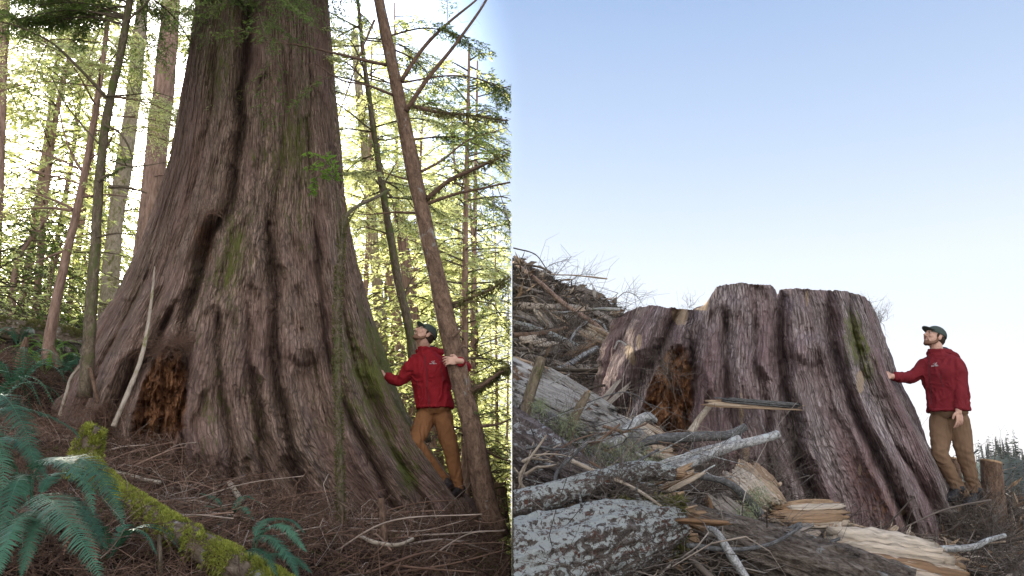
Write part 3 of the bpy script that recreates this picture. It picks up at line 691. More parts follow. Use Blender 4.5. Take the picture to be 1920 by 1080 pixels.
# ------------------------------------------------------------------ the near trees of the forest
def B(chain, Y, r, leafy=0, Y1=None):
    n = len(chain); return ([(x, y, Y + ((Y1 or Y) - Y) * i / (n - 1)) for i, (x, y) in enumerate(chain)], r, leafy)
tree('hemlock_tree', 'leaning brown hemlock trunk with bare branches that the man hooks his arm around', 'tree',
     [(935, 1010, 8.1), (912, 940, 8.1), (882, 790, 8.1), (856, 680, 8.12), (822, 530, 8.15), (790, 390, 8.2), (762, 250, 8.25), (733, 110, 8.3), (706, -20, 8.35), (680, -160, 8.4), (650, -420, 8.5)], [21, 19, 17.5, 16, 14.5, 12.5, 10.5, 8.5, 7, 5], 'hemlock',
     [B([(752, 152), (790, 95), (832, 50), (893, 0), (920, -30)], 8.25, 5, 1, 8.0), B([(762, 208), (800, 150), (860, 75), (912, 0), (925, -40)], 8.2, 5.5, 0, 7.7), B([(770, 198), (820, 210), (880, 216), (950, 226), (990, 232)], 8.2, 4.5, 3, 7.9),
      B([(724, 122), (680, 112), (620, 98), (560, 84), (480, 78)], 8.3, 4, 2, 6.9), B([(736, 178), (690, 160), (640, 150), (590, 118)], 8.25, 3, 1, 7.2), B([(702, 38), (680, 90), (655, 160), (632, 225)], 8.3, 2.6, 0, 7.8),
      B([(800, 374), (840, 340), (890, 316), (950, 290), (985, 275)], 8.2, 5.5, 4, 7.6), B([(800, 382), (860, 362), (910, 352), (950, 343), (990, 338)], 8.2, 4, 4, 7.8), B([(790, 322), (830, 300), (880, 262), (950, 240)], 8.2, 3, 3, 8.6),
      B([(842, 572), (880, 560), (915, 545), (952, 522), (985, 505)], 8.15, 4, 3, 7.8), B([(840, 580), (890, 565), (930, 572)], 8.15, 3, 1, 8.6), B([(875, 738), (905, 722), (935, 700), (960, 688)], 8.1, 6, 0, 7.8), B([(893, 800), (930, 796), (960, 785)], 8.1, 4, 1, 7.9), B([(905, 842), (935, 858), (960, 866)], 8.1, 3, 1, 8.3),
      B([(848, 632), (860, 622), (868, 610)], 8.0, 4), B([(788, 400), (740, 398), (690, 402), (660, 398)], 8.2, 3, 1, 8.5), B([(808, 470), (818, 490), (835, 530), (850, 548)], 8.0, 2.4), B([(778, 340), (740, 330), (700, 318)], 8.2, 2.5, 1, 8.6), B([(860, 660), (868, 650), (880, 655)], 8.0, 3)],
     'leaf', seed=3, crown=lambda w, lf, p, r: (crown_between(.66, .98, 20, 1.6, .1)(w, lf, p, r), crown_between(.45, .62, 5, 1.5, .05, az=(-.5, 1.2))(w, lf, p, r)))
tree('young_hemlock', 'dark thin young hemlock just left of the giant trunk, feathery top above', 'tree',
     [(158, 745, 7.7), (163, 690, 7.7), (172, 560, 7.7), (180, 440, 7.7), (190, 300, 7.7), (206, 190, 7.65), (228, 90, 7.6), (246, -20, 7.55), (262, -150, 7.5), (285, -330, 7.4)], [13, 11, 10, 9, 8.5, 8, 7, 6, 5, 3.5], 'sapling',
     [B([(206, 190), (160, 140), (100, 82), (40, 52), (-10, 38)], 7.65, 4, 3, 6.8), B([(190, 300), (215, 250), (255, 235)], 7.7, 2, 0), B([(196, 235), (225, 250), (245, 285), (250, 330)], 7.6, 3, 1), B([(183, 340), (200, 330), (222, 322)], 7.6, 5, 0), B([(200, 180), (240, 178), (290, 174), (330, 185)], 7.6, 2.4, 1, 7.3),
      B([(205, 300), (250, 312), (320, 303)], 7.6, 2.2, 1), B([(205, 350), (240, 352), (275, 362)], 7.5, 4.5, 0), B([(182, 445), (215, 438), (255, 440)], 7.6, 2.5), B([(238, 40), (260, 20), (290, -10)], 7.5, 3, 1), B([(185, 270), (150, 230), (120, 190), (95, 140)], 7.6, 2.4, 1)],
     'leaf', seed=5, crown=lambda w, lf, p, r: (crown_between(.70, .98, 34, 1.55, .03)(w, lf, p, r), crown_between(.62, .84, 16, 1.2, -.05, az=(2.4, 3.9))(w, lf, p, r), crown_between(.72, .95, 16, 1.7, -.02, az=(-1.0, .4))(w, lf, p, r)))
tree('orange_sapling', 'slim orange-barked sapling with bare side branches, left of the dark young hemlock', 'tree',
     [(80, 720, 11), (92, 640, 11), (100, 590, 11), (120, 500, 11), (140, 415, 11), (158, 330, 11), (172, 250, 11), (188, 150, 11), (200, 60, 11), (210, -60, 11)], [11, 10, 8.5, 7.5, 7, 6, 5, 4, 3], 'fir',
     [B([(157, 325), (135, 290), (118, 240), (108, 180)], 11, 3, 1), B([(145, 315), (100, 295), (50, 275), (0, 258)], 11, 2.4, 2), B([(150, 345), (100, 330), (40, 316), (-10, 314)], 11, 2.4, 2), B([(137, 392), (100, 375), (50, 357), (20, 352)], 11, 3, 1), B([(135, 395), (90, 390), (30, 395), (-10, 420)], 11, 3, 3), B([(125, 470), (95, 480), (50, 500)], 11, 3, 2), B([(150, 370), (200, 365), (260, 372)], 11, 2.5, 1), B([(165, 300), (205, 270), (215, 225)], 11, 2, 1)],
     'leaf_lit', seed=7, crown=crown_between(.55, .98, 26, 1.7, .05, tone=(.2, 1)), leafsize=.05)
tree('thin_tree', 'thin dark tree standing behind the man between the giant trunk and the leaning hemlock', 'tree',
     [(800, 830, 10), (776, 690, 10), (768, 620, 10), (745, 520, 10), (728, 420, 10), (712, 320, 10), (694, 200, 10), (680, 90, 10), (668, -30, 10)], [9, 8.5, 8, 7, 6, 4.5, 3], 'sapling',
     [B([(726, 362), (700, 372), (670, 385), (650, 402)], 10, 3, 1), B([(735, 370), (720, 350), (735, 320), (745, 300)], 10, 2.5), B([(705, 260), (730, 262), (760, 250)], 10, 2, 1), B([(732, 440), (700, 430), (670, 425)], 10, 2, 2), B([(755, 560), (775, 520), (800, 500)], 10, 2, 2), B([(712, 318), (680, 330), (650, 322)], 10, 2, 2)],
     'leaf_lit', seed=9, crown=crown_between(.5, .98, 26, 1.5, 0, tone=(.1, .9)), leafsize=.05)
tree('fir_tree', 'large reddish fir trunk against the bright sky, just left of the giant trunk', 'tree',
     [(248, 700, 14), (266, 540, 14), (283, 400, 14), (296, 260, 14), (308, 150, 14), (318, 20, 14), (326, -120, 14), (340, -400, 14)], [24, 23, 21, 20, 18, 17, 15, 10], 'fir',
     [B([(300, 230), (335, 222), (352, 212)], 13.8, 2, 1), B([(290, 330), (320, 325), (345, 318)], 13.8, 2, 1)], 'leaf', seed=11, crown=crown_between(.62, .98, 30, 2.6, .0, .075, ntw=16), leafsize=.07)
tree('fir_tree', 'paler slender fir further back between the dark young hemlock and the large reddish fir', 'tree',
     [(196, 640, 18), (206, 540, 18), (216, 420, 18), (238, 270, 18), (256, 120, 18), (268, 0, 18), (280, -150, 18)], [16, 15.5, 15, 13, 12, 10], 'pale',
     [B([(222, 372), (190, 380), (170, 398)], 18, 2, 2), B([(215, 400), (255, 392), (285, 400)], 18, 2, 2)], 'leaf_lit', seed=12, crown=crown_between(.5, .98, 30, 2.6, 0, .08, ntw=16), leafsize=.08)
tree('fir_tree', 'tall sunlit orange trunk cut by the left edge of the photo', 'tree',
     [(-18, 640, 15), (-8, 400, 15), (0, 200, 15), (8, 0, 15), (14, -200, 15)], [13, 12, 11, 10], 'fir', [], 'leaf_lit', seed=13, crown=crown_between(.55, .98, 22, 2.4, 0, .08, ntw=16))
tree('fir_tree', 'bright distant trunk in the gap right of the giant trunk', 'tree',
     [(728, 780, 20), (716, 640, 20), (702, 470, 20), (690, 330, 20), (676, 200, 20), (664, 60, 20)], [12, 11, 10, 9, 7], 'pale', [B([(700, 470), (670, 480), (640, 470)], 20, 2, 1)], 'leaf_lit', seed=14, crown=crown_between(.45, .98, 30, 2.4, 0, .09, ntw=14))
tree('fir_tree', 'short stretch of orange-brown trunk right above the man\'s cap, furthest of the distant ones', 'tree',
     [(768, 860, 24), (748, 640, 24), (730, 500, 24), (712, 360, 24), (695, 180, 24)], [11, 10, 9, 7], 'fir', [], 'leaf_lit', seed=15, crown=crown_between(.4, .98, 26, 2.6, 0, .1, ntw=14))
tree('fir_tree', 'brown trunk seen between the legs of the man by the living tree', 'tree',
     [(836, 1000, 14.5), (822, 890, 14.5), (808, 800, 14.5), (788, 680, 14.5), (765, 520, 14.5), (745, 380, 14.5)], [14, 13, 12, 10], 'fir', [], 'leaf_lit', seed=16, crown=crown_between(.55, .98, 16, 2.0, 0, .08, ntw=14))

# thin mossy stem in front of the giant trunk, with its arching top
tree('mossy_sapling', 'thin upright moss-covered stem in front of the giant trunk, arching at its top', 'sapling',
     [(640, 1010, 6.3), (638, 900, 6.3), (634, 760, 6.3), (632, 620, 6.3), (637, 500, 6.3), (642, 430, 6.35), (652, 402, 6.4), (676, 383, 6.5), (705, 370, 6.7), (730, 356, 6.9)], [7, 6.5, 6, 5.5, 5, 4.5, 3.5, 3], 'sapling',
     [B([(638, 470), (632, 400), (625, 350), (600, 330)], 6.3, 2, 0), B([(642, 440), (640, 390), (630, 345)], 6.3, 1.6)], 'leaf_vine', seed=21,
     crown=lambda w, lf, p, r: [spray(w, lf, P(q), .003, r, .5, 16, .05, .02) for q in ([(640, 350, 6.3), (610, 320, 6.2), (580, 310, 6.1)], [(640, 340, 6.3), (605, 300, 6.2), (575, 285, 6.1)], [(640, 350, 6.3), (625, 320, 6.2), (618, 290, 6.2)], [(600, 325, 6.2), (590, 340, 6.2), (585, 360, 6.2)])])
def fuzz(mb, path, rad, rng, n, ln=.03, side=(-1, 1), tone=(0, 1), up=.3, hang=0.):
    """tufts of moss leaves standing on a stem"""
    p = resample(path, 80); t, a, b = frames(p); k = rng.uniform(0, 79, n); i = k.astype(int); f = (k - i)[:, None]; i2 = np.minimum(i + 1, 79)
    r = np.interp(k / 79, np.linspace(0, 1, len(np.atleast_1d(rad))), np.atleast_1d(rad))[:, None] if np.ndim(rad) else np.full((n, 1), rad)
    th = rng.uniform(side[0], side[1], n)[:, None] * math.pi
    nn = a[i] * np.cos(th) + b[i] * np.sin(th)
    cl = fbm(p[i][:, 0] * 18 + nn[:, 0] * 2, p[i][:, 1] * 18 + nn[:, 1], p[i][:, 2] * 18, 3)
    keep = cl > -.12 + rng.uniform(-.12, .12, n); 
    pos = p[i] * (1 - f) + p[i2] * f + nn * r * (1 + .25 * np.clip(cl, -.2, 1)[:, None])
    d = unit(nn * .8 + rng.normal(0, .5, (n, 3)) + [0, 0, up]); d[:, 2] -= hang; d = unit(d)
    s = unit(np.cross(d, rng.normal(size=(n, 3)))); c = np.clip(.5 + cl * .9 + rng.normal(0, .2, n), *tone)
    leaves(mb, pos[keep], d[keep], s[keep], (ln * rng.uniform(.5, 1.4, n))[keep], (ln * .35 * np.ones(n))[keep], c[keep])
def attach(mb, name, mat, root, smooth=False, clip=-1):
    o = mb.build(name, M[mat], None, smooth, clip=clip); o.data.transform(Matrix.Translation(-Vector(root.location))); o.parent = root; return o
def find(label): return next(o for o in bpy.data.objects if o.get('label', '').startswith(label))
rng = np.random.default_rng(50)
m = MB(); fuzz(m, P([(640, 1000, 6.3), (638, 900, 6.3), (634, 760, 6.3), (632, 620, 6.3), (637, 500, 6.3), (642, 430, 6.35), (652, 402, 6.4)]), .026, rng, 6500, .022)
attach(m, 'moss', 'dmoss', find('thin upright'))
m = MB()
for ch, n in (([(875, 738, 8.1), (905, 722, 8.05), (935, 700, 8), (960, 688, 7.8)], 1500), ([(800, 374, 8.2), (840, 340, 8.1), (890, 316, 8), (950, 290, 7.6)], 500), ([(770, 198, 8.2), (820, 210, 8.1), (880, 216, 8), (950, 226, 7.9)], 700), ([(842, 572, 8.1), (880, 560, 8), (915, 545, 8), (952, 522, 7.8)], 600)):
    fuzz(m, P(ch), .022, rng, n, .05, hang=.9)
attach(m, 'moss', 'dmoss', find('leaning brown'))

# ------------------------------------------------------------------ the wood behind, tree by tree
def far_tree_mesh(seed, h, w, leafsz, nb, clipx=None, lm='leaf_lit'):
    rng = np.random.default_rng(seed); t = MB(); lf = MB(); wd = MB()
    tp = np.array([[0, 0, -.6], [rng.normal(0, .1), rng.normal(0, .1), h * .5], [rng.normal(0, .2), rng.normal(0, .2), h]]); tube(t, tp, [.085, .06, .02], 8, 24, .1, 2, seed)
    pth = resample(tp, 100)
    for i in range(nb):
        f = .08 + .9 * (i + rng.random()) / nb; q = pth[int(f * 99)]; a = rng.uniform(0, 6.283)
        l = w * (1 - f * .75) * rng.uniform(.55, 1.2); d = np.array([math.cos(a), math.sin(a), rng.normal(.05, .15)])
        p = [q, q + d * l * .55 + [0, 0, .04 * l], q + d * l - [0, 0, .25 * l]]
        spray(wd, lf, p, .018, rng, .42, 11, leafsz, leafsz * .36, .2, .35, 1.25, .006, tone=(rng.uniform(0, .5), rng.uniform(.5, 1)))
    return t, wd, lf
protos = []
def far_tree(seed, h, w, leafsz, nb, loc, label, group, lm, clip=False, scale=1.):
    t, wd, lf = far_tree_mesh(seed, h, w, leafsz, nb)
    root = empty('forest_tree', loc, label, 'tree', group)
    for mb, nm, mt in ((t, 'trunk', 'fir'), (wd, 'limbs', 'sapling'), (lf, 'crown', lm)):
        if clip:      # this tree stands where the forest was cut back in a straight line
            mb.v = [v for v in mb.v]; v, q, a, c = mb.arrays(); m_ = v[:, 0] + loc[0] < -.004; q = q[m_[q].all(1)]
            o = mesh(nm, v, q, M[mt], None, {'bv': a, 'cv': c}, nm == 'trunk')
        else: o = mb.build(nm, M[mt], None, nm == 'trunk')
        o.parent = root
    return root
rng = np.random.default_rng(77)
gname = 'trees of the wood behind the giant cedar'
FL = {0: 'feathery backlit conifer deep in the bright wood behind the giant trunk', 1: 'pale green conifer of the sunny wood beyond the leaning hemlock'}
base = []
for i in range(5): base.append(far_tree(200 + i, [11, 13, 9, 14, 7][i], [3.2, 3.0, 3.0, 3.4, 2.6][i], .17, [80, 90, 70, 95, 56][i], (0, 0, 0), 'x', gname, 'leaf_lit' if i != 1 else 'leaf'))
def copy_tree(src, loc, rz, sc, label, group):
    r = src.copy(); col.objects.link(r); r.location = loc; r.rotation_euler = (0, 0, rz); r.scale = (sc, sc, sc); r['label'] = label; r['group'] = group
    for ch in src.children:
        c = ch.copy(); col.objects.link(c); c.parent = r
    return r
spots = [((p_ - 960) / FPX * y_, y_) for p_, y_ in ((110, 24), (60, 27), (150, 31), (20, 21))]
for i in range(400):
    Y = rng.uniform(17, 62); px = rng.uniform(-700, 930); x = (px - 960) / FPX * Y
    if x > -3.2: continue
    if any((x - a) ** 2 + (Y - b) ** 2 < 3.0 ** 2 for a, b in spots): continue
    if 190 < px < 330 and Y < 30: continue
    if 60 < px < 190 and Y < 19: continue
    if 370 < px < 610: continue
    if 640 < px < 740 and Y < 26: continue
    spots.append((x, Y))
    if len(spots) >= 44: break
for i, (x, Y) in enumerate(spots):
    z = float(ground_l(x, Y)) - .1; px = 960 + x / Y * FPX
    lab = 'pale green conifer in the sunny wood right of the giant trunk' if px > 620 else 'feathery backlit conifer in the glowing wood left of the giant trunk' if px < 360 else 'conifer standing in the wood straight behind the giant trunk'
    grp = 'conifers of the wood right of the giant trunk' if px > 620 else 'conifers of the wood left of the giant trunk' if px < 360 else 'conifers hidden behind the giant trunk'
    copy_tree(base[i % 5], (x, Y, z), rng.uniform(0, 6.28), rng.uniform(.8, 1.35), lab, grp)
for i, b in enumerate(base):     # the five first trees stand along the right side of the wood
    x, Y = [(-3.6, 19), (-4.4, 26), (-5.2, 33), (-3.7, 40), (-4.6, 15.0)][i]
    b.location = (x, Y, float(ground_l(x, Y)) - .1); b['label'] = 'pale green conifer in the sunny wood right of the giant trunk'; b['group'] = 'conifers of the wood right of the giant trunk'
for i, (x, Y, h) in enumerate([(-.8, 17, 11), (-1.0, 21, 12), (-1.6, 25, 14), (-.5, 30, 13), (-1.8, 36, 15), (-.4, 42, 14), (-.7, 13.2, 9), (-2.3, 18.5, 10), (-1.3, 48, 17)]):
    far_tree(300 + i, h, 2.6, .12, 80, (x, Y, float(ground_l(x, Y)) - .1), 'pale green conifer at the right edge of the wood, its foliage cut off in a straight line', 'conifers along the straight right edge of the wood', 'leaf_lit', True)
ORD = 'first second third fourth fifth sixth seventh eighth ninth tenth eleventh twelfth thirteenth fourteenth fifteenth sixteenth seventeenth eighteenth nineteenth twentieth'.split()
for g_, side in (('conifers of the wood left of the giant trunk', 'left of the giant trunk'), ('conifers of the wood right of the giant trunk', 'right of the giant trunk'), ('conifers along the straight right edge of the wood', 'at the right edge of the wood')):
    L_ = [o for o in bpy.data.objects if o.get('group') == g_ and o.parent is None]
    for dep, a_, b_ in (('near', 0, 22), ('middle-distance', 22, 36), ('distant', 36, 48), ('furthest', 48, 99)):
        R__ = sorted([o for o in L_ if a_ <= o.location.y < b_], key=lambda o: o.location.x / o.location.y)
        for i, o in enumerate(R__): o['label'] = f"{dep} conifer {side}, {ORD[min(i, 19)]} from the left" if len(R__) > 1 else f"{dep} feathery conifer standing alone {side}"
# low bushes in the left background and behind the men
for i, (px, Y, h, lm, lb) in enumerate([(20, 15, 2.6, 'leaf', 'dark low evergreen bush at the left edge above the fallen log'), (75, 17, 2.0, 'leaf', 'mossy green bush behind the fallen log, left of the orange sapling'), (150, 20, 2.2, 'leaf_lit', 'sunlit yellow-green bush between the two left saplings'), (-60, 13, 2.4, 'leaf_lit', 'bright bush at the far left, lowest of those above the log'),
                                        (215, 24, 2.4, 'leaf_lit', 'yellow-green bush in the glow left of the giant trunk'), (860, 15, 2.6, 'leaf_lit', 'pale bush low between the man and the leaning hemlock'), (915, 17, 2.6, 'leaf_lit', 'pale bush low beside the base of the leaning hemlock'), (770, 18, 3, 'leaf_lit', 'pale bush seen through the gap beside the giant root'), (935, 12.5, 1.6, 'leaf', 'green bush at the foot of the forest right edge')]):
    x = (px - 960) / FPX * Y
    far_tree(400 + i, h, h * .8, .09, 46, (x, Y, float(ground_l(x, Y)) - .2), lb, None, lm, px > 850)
# far wood: stuff
lf = MB(); rng = np.random.default_rng(5)
for k in range(520):
    Y = rng.uniform(42, 80); px_ = rng.uniform(560, 950) if k > 170 else rng.uniform(-300, 560); x = (px_ - 960) / FPX * Y; z = float(ground_l(x, Y)) + rng.uniform(0, 20 if k > 170 else 7) * rng.random() ** .6
    n = 160; c = np.array([x, Y, z]); pos = c + rng.normal(0, 1, (n, 3)) * [1.6, 1.2, 1.8]; d = unit(rng.normal(size=(n, 3)) * [1, 1, .4]); s = unit(np.cross(d, rng.normal(size=(n, 3))))
    leaves(lf, pos, d, s, rng.uniform(.25, .6, n), np.full(n, .14), rng.uniform(0, 1, n))
tag(lf.build('distant_wood', M['leaf_lit'], None, False, clip=-1), 'blurred mass of sunlit foliage far off behind the forest', 'distant wood', None, 'stuff')

# ------------------------------------------------------------------ ferns
def frond(mb, pts, wid, rng, n=60, up=None, start=.12):
    p = resample(pts, 40); t, a, b = frames(p); L = np.linalg.norm(np.diff(p, axis=0), axis=1).sum()
    tube(mb, p, np.linspace(.004, .001, 40), 4, caps=False, c=1.)
    f = np.linspace(start, .995, n); idx = f * 39
    pp = np.stack([np.interp(idx, range(40), p[:, k]) for k in range(3)], 1); tt = unit(np.stack([np.interp(idx, range(40), t[:, k]) for k in range(3)], 1))
    upv = np.array(up if up is not None else (0, -.35, 1.)); sd = unit(np.cross(tt, upv)); nn = unit(np.cross(sd, tt))
    prof = np.clip(np.minimum(1, (f - start) * 7 + .45), 0, 1) * (1 - f ** 2.6) ** .8 + .04
    ks = 5; g = np.linspace(0, 1, ks); tone_ = rng.uniform(.1, .9)
    for sg in (-1, 1):
        ln = wid / 2 * prof * rng.uniform(.9, 1.08, n); d = unit(sd * sg * .93 + tt * (.28 + .3 * f[:, None]) + rng.normal(0, .085, (n, 3)))
        w0 = np.minimum(L / n * .5, .0085) * (1 - .5 * f)
        q = pp[:, None] + d[:, None] * (ln[:, None] * g[None])[..., None] + tt[:, None] * (ln[:, None] * .18 * g[None] ** 2)[..., None] - nn[:, None] * (ln[:, None] * (.22 + rng.normal(0, .06, (n, 1))) * g[None] ** 2)[..., None] 
        ww = w0[:, None] * np.array([.9, 1.05, .85, .55, .08])[None]
        v = np.stack([q + tt[:, None] * ww[..., None] + nn[:, None] * .0015, q - tt[:, None] * ww[..., None] + nn[:, None] * .0015], 2)
        i = (np.arange(n) * ks * 2)[:, None] + (np.arange(ks - 1) * 2)[None]
        mb.add(v.reshape(-1, 3), np.stack([i, i + 1, i + 3, i + 2], -1).reshape(-1, 4), None, np.repeat(np.clip(tone_ + rng.normal(0, .12, n), 0, 1), ks * 2))
def fern(label, base, fronds, mat='fern', seed=1, wid=.17, group=None):
    rng = np.random.default_rng(seed); root = empty('sword_fern', at(*base), label, 'fern', group)
    for f in fronds:
        w = wid; up = None
        if isinstance(f[-1], (int, float)): w = f[-1]; f = f[:-1]
        if isinstance(f[0], np.ndarray): pts = f
        else: pts = P([base] + list(f))
        mb = MB(); frond(mb, pts, w, rng, start=.3 if not isinstance(f[0], np.ndarray) else .12); attach(mb, 'frond', mat, root, True)
fern('dark teal sword fern whose broad fronds arch down over the lower left corner', (60, 985, 4.3),
     [[(70, 880, 4.2), (150, 860, 4.1), (205, 920, 3.9), (232, 985, 3.8), .21], [(60, 880, 4.1), (110, 860, 3.9), (160, 905, 3.7), (176, 965, 3.6), .17], [(70, 930, 4.0), (100, 945, 3.7), (145, 1000, 3.5), (192, 1088, 3.3), .24], [(55, 900, 4.2), (35, 900, 4.0), (5, 980, 3.8), (-15, 1040, 3.8), .2],
      [(90, 900, 4.5), (140, 885, 4.7), (190, 890, 4.9), .12], [(40, 900, 4.3), (10, 860, 4.2), (-30, 880, 4.1), .16], [(80, 960, 4.1), (60, 1000, 3.8), (40, 1080, 3.6), .17], [(100, 930, 4.5), (160, 960, 4.4), (200, 1030, 4.2), .15], [(50, 960, 4.0), (20, 1000, 3.7), (-10, 1090, 3.5), .18]], seed=2)
rng = np.random.default_rng(44); fr_ = next(o for o in bpy.data.objects if o.get('label', '').startswith('dark teal sword fern'))
for q in ([(60, 985, 4.3), (90, 930, 4.2), (130, 960, 4.0), (120, 1040, 3.9)], [(60, 985, 4.3), (40, 950, 4.1), (60, 990, 3.9), (50, 1070, 3.8)], [(60, 985, 4.3), (110, 950, 4.4), (170, 1000, 4.3), (180, 1060, 4.2)]):
    mb = MB(); frond(mb, P(q), .12, rng, 34); mb.c = [x_ * .4 + .3 for x_ in mb.c]; o = attach(mb, 'frond', 'litter', fr_, True); o['label'] = 'dead brown curled frond'
fern('sword fern entering from the left edge, two long drooping fronds above the largest fern', (-70, 900, 4.7),
     [[(-60, 790, 4.5), (-5, 738, 4.3), (40, 790, 4.1), (62, 860, 4.0), (75, 905, 4.0), .24], [(-60, 820, 4.4), (-20, 800, 4.2), (5, 870, 4.0), (0, 960, 3.9), .2], [(-60, 800, 5), (10, 765, 5.1), (70, 772, 5.2), (130, 800, 5.3), (150, 822, 5.3), .14], [(-50, 850, 4.6), (10, 820, 4.6), (60, 850, 4.5), (90, 900, 4.4), .16], [(-60, 760, 5), (-20, 700, 5.2), (20, 700, 5.4), (60, 730, 5.6), .13]], seed=3)
fern('small sword fern below the mossy log, its fronds fanned out to the right', (470, 1060, 4.7),
     [[(490, 1000, 4.6), (530, 985, 4.5), (575, 1035, 4.4), .13], [(480, 1010, 4.5), (510, 1010, 4.3), (545, 1050, 4.2), (560, 1085, 4.1), .13], [(480, 1000, 4.8), (500, 975, 4.9), (545, 975, 5), (572, 1000, 5), .1], [(470, 1030, 4.5), (500, 1040, 4.3), (520, 1080, 4.2), .12], [(500, 1040, 4.6), (550, 1045, 4.5), (585, 1075, 4.4), .1]], seed=4)
fern('little dark blue-green fern behind the mossy log at the foot of the giant trunk', (430, 985, 5.9),
     [[(420, 965, 5.9), (395, 950, 5.8), (362, 955, 5.8), .1], [(425, 960, 6), (405, 935, 6), (375, 925, 6.1), .09], [(440, 960, 5.8), (455, 950, 5.7), (475, 975, 5.6), .1], [(430, 965, 5.8), (420, 975, 5.6), (400, 1000, 5.5), .1], [(440, 950, 6), (460, 930, 6.1), (490, 945, 6.1), .08]], seed=5)
def rand_fern(px, py, Y, label, mat, seed, L=.6, n=9, wid=.13, group=None):
    rng = np.random.default_rng(seed); b = np.array(at(px, py, Y)); b[2] = float(ground_l(b[0], b[1])) if b[0] < 0 else b[2]; root = empty('sword_fern', tuple(b), label, 'fern', group)
    for i in range(n):
        a = i / n * 6.283 + rng.normal(0, .25); l = L * rng.uniform(.75, 1.15); d = np.array([math.cos(a), math.sin(a), 0])
        mb = MB(); frond(mb, [b, b + d * l * .35 + [0, 0, .45 * l], b + d * l * .75 + [0, 0, .42 * l], b + d * l * 1.05 + [0, 0, .1 * l]], wid, rng, 30, (0, 0, 1)); attach(mb, 'frond', mat, root, True)
rand_fern(30, 700, 8.6, 'grey-green fern on the slope left of the young hemlock, fronds lying flat', 'fern', 31, .75)
rand_fern(-20, 735, 7.4, 'fern half out of the left edge, above the long drooping fronds', 'fern', 35, .8)
rand_fern(85, 690, 10, 'small bright lime-green fern on the slope beside the little broken stub', 'fern_lit', 32, .6, 7, .11)
rand_fern(95, 640, 11.2, 'sunlit white-green fern standing in front of the fallen log', 'fern_lit', 33, .55, 8, .1)
rand_fern(125, 655, 10.4, 'dark fern in the shade between the fallen log and the young hemlock', 'fern', 34, .5, 7)
rand_fern(35, 640, 12, 'fern on the slope just below the left part of the fallen log', 'fern', 36, .6, 7)
rand_fern(200, 1075, 4.6, 'shadowed little fern under the mossy log, lowest at the left', 'fern', 37, .35, 8, .08)

# ------------------------------------------------------------------ logs, stubs and litter of the forest floor
def log(label, pts, rpx, mat, cat='log', name='fallen_log', seed=1, sides=40, n=90, rough=.12, clip=0, group=None):
    p = P(pts); Ym = np.mean([q[2] for q in pts]); mb = MB(); tube(mb, p, [pxr(r, Ym) for r in rpx], sides, n, rough, 3, seed)
    root = empty(name, tuple(p[0]), label, cat, group); attach(mb, 'bark', mat, root, True, clip); return root, p, [pxr(r, Ym) for r in rpx]
root, p, r = log('mossy log sloping from the fern down to the bottom edge, thick yellow-green moss on top', [(150, 845, 5.6), (200, 905, 5.4), (250, 945, 5.2), (310, 985, 5.0), (380, 1025, 4.8), (450, 1065, 4.7), (540, 1115, 4.5)], [15, 19, 21, 22, 24, 24], 'mosslog', seed=4, clip=-1, rough=.18)
m = MB(); rng = np.random.default_rng(9); fuzz(m, p, [v * 1.0 for v in r], rng, 30000, .02, (-.62, .62), up=.5); fuzz(m, p, [v * 1.03 for v in r], rng, 5000, .035, (-1, 1), (0, .5), hang=1.); attach(m, 'moss', 'moss', root)
root, p, r = log('stubby moss-capped stump poking up beside the ferns', [(150, 900, 5.6), (160, 860, 5.6), (170, 822, 5.6), (182, 802, 5.6)], [24, 23, 22, 15], 'mosslog', 'stump', 'mossy_stump', seed=6, clip=-1, rough=.2)
m = MB(); fuzz(m, p, r, rng, 9000, .028, up=.6); attach(m, 'moss', 'moss', root)
root, p, r = log('old fallen log lying across the slope at the left edge, mossy on top', [(-140, 606, 12.6), (-40, 612, 12.4), (60, 622, 12.1), (140, 634, 11.8), (190, 644, 11.6)], [22, 20, 18, 15, 8], 'mosslog', seed=7, rough=.25)
m = MB(); fuzz(m, p, r, rng, 5000, .06, (-.45, .45)); attach(m, 'moss', 'dmoss', root)
log('short broken brown stub standing left of the young hemlock', [(36, 690, 9), (42, 660, 9), (50, 632, 9)], [9, 8, 4], 'hemlock', 'stub', 'broken_stub', seed=8, rough=.3)
log('second broken stub leaning beside the lime-green fern', [(112, 690, 9.6), (104, 668, 9.6), (98, 648, 9.6)], [7, 6, 3], 'hemlock', 'stub', 'broken_stub', seed=9, rough=.3)
log('long pale dead stick leaning on the giant trunk beside the rotten hollow', [(212, 800, 7.0), (236, 745, 7.05), (262, 680, 7.2), (276, 620, 7.3), (286, 545, 7.45), (290, 500, 7.5)], [4.6, 4.4, 4, 3.6, 3, 1.5], 'pale', 'stick', 'dead_stick', seed=10, sides=10, clip=-1)
log('greenish crooked stick leaning against the left buttress of the giant trunk', [(112, 780, 7.9), (124, 740, 7.9), (135, 705, 8.0), (160, 680, 8.1)], [4, 3.5, 3, 2], 'pale', 'stick', 'dead_stick', seed=11, sides=8)
log('thin brown stick propped under the foot of the young hemlock', [(184, 755, 7.6), (176, 720, 7.6), (168, 690, 7.6)], [4, 4, 4], 'hemlock', 'stick', 'dead_stick', seed=12, sides=8)
log('short upright orange-tipped stub in the twig litter, right of the mossy stem', [(722, 1040, 5.8), (720, 990, 5.8), (714, 934, 5.8)], [7, 6, 6], 'hemlock', 'stub', 'broken_stub', seed=13, sides=10)
log('curved pale stick lying in the twig litter beside the upright stub', [(675, 1005, 5.6), (705, 1018, 5.5), (745, 1022, 5.5), (775, 1010, 5.6)], [3, 4, 4, 3], 'pale', 'stick', 'dead_stick', seed=14, sides=8)
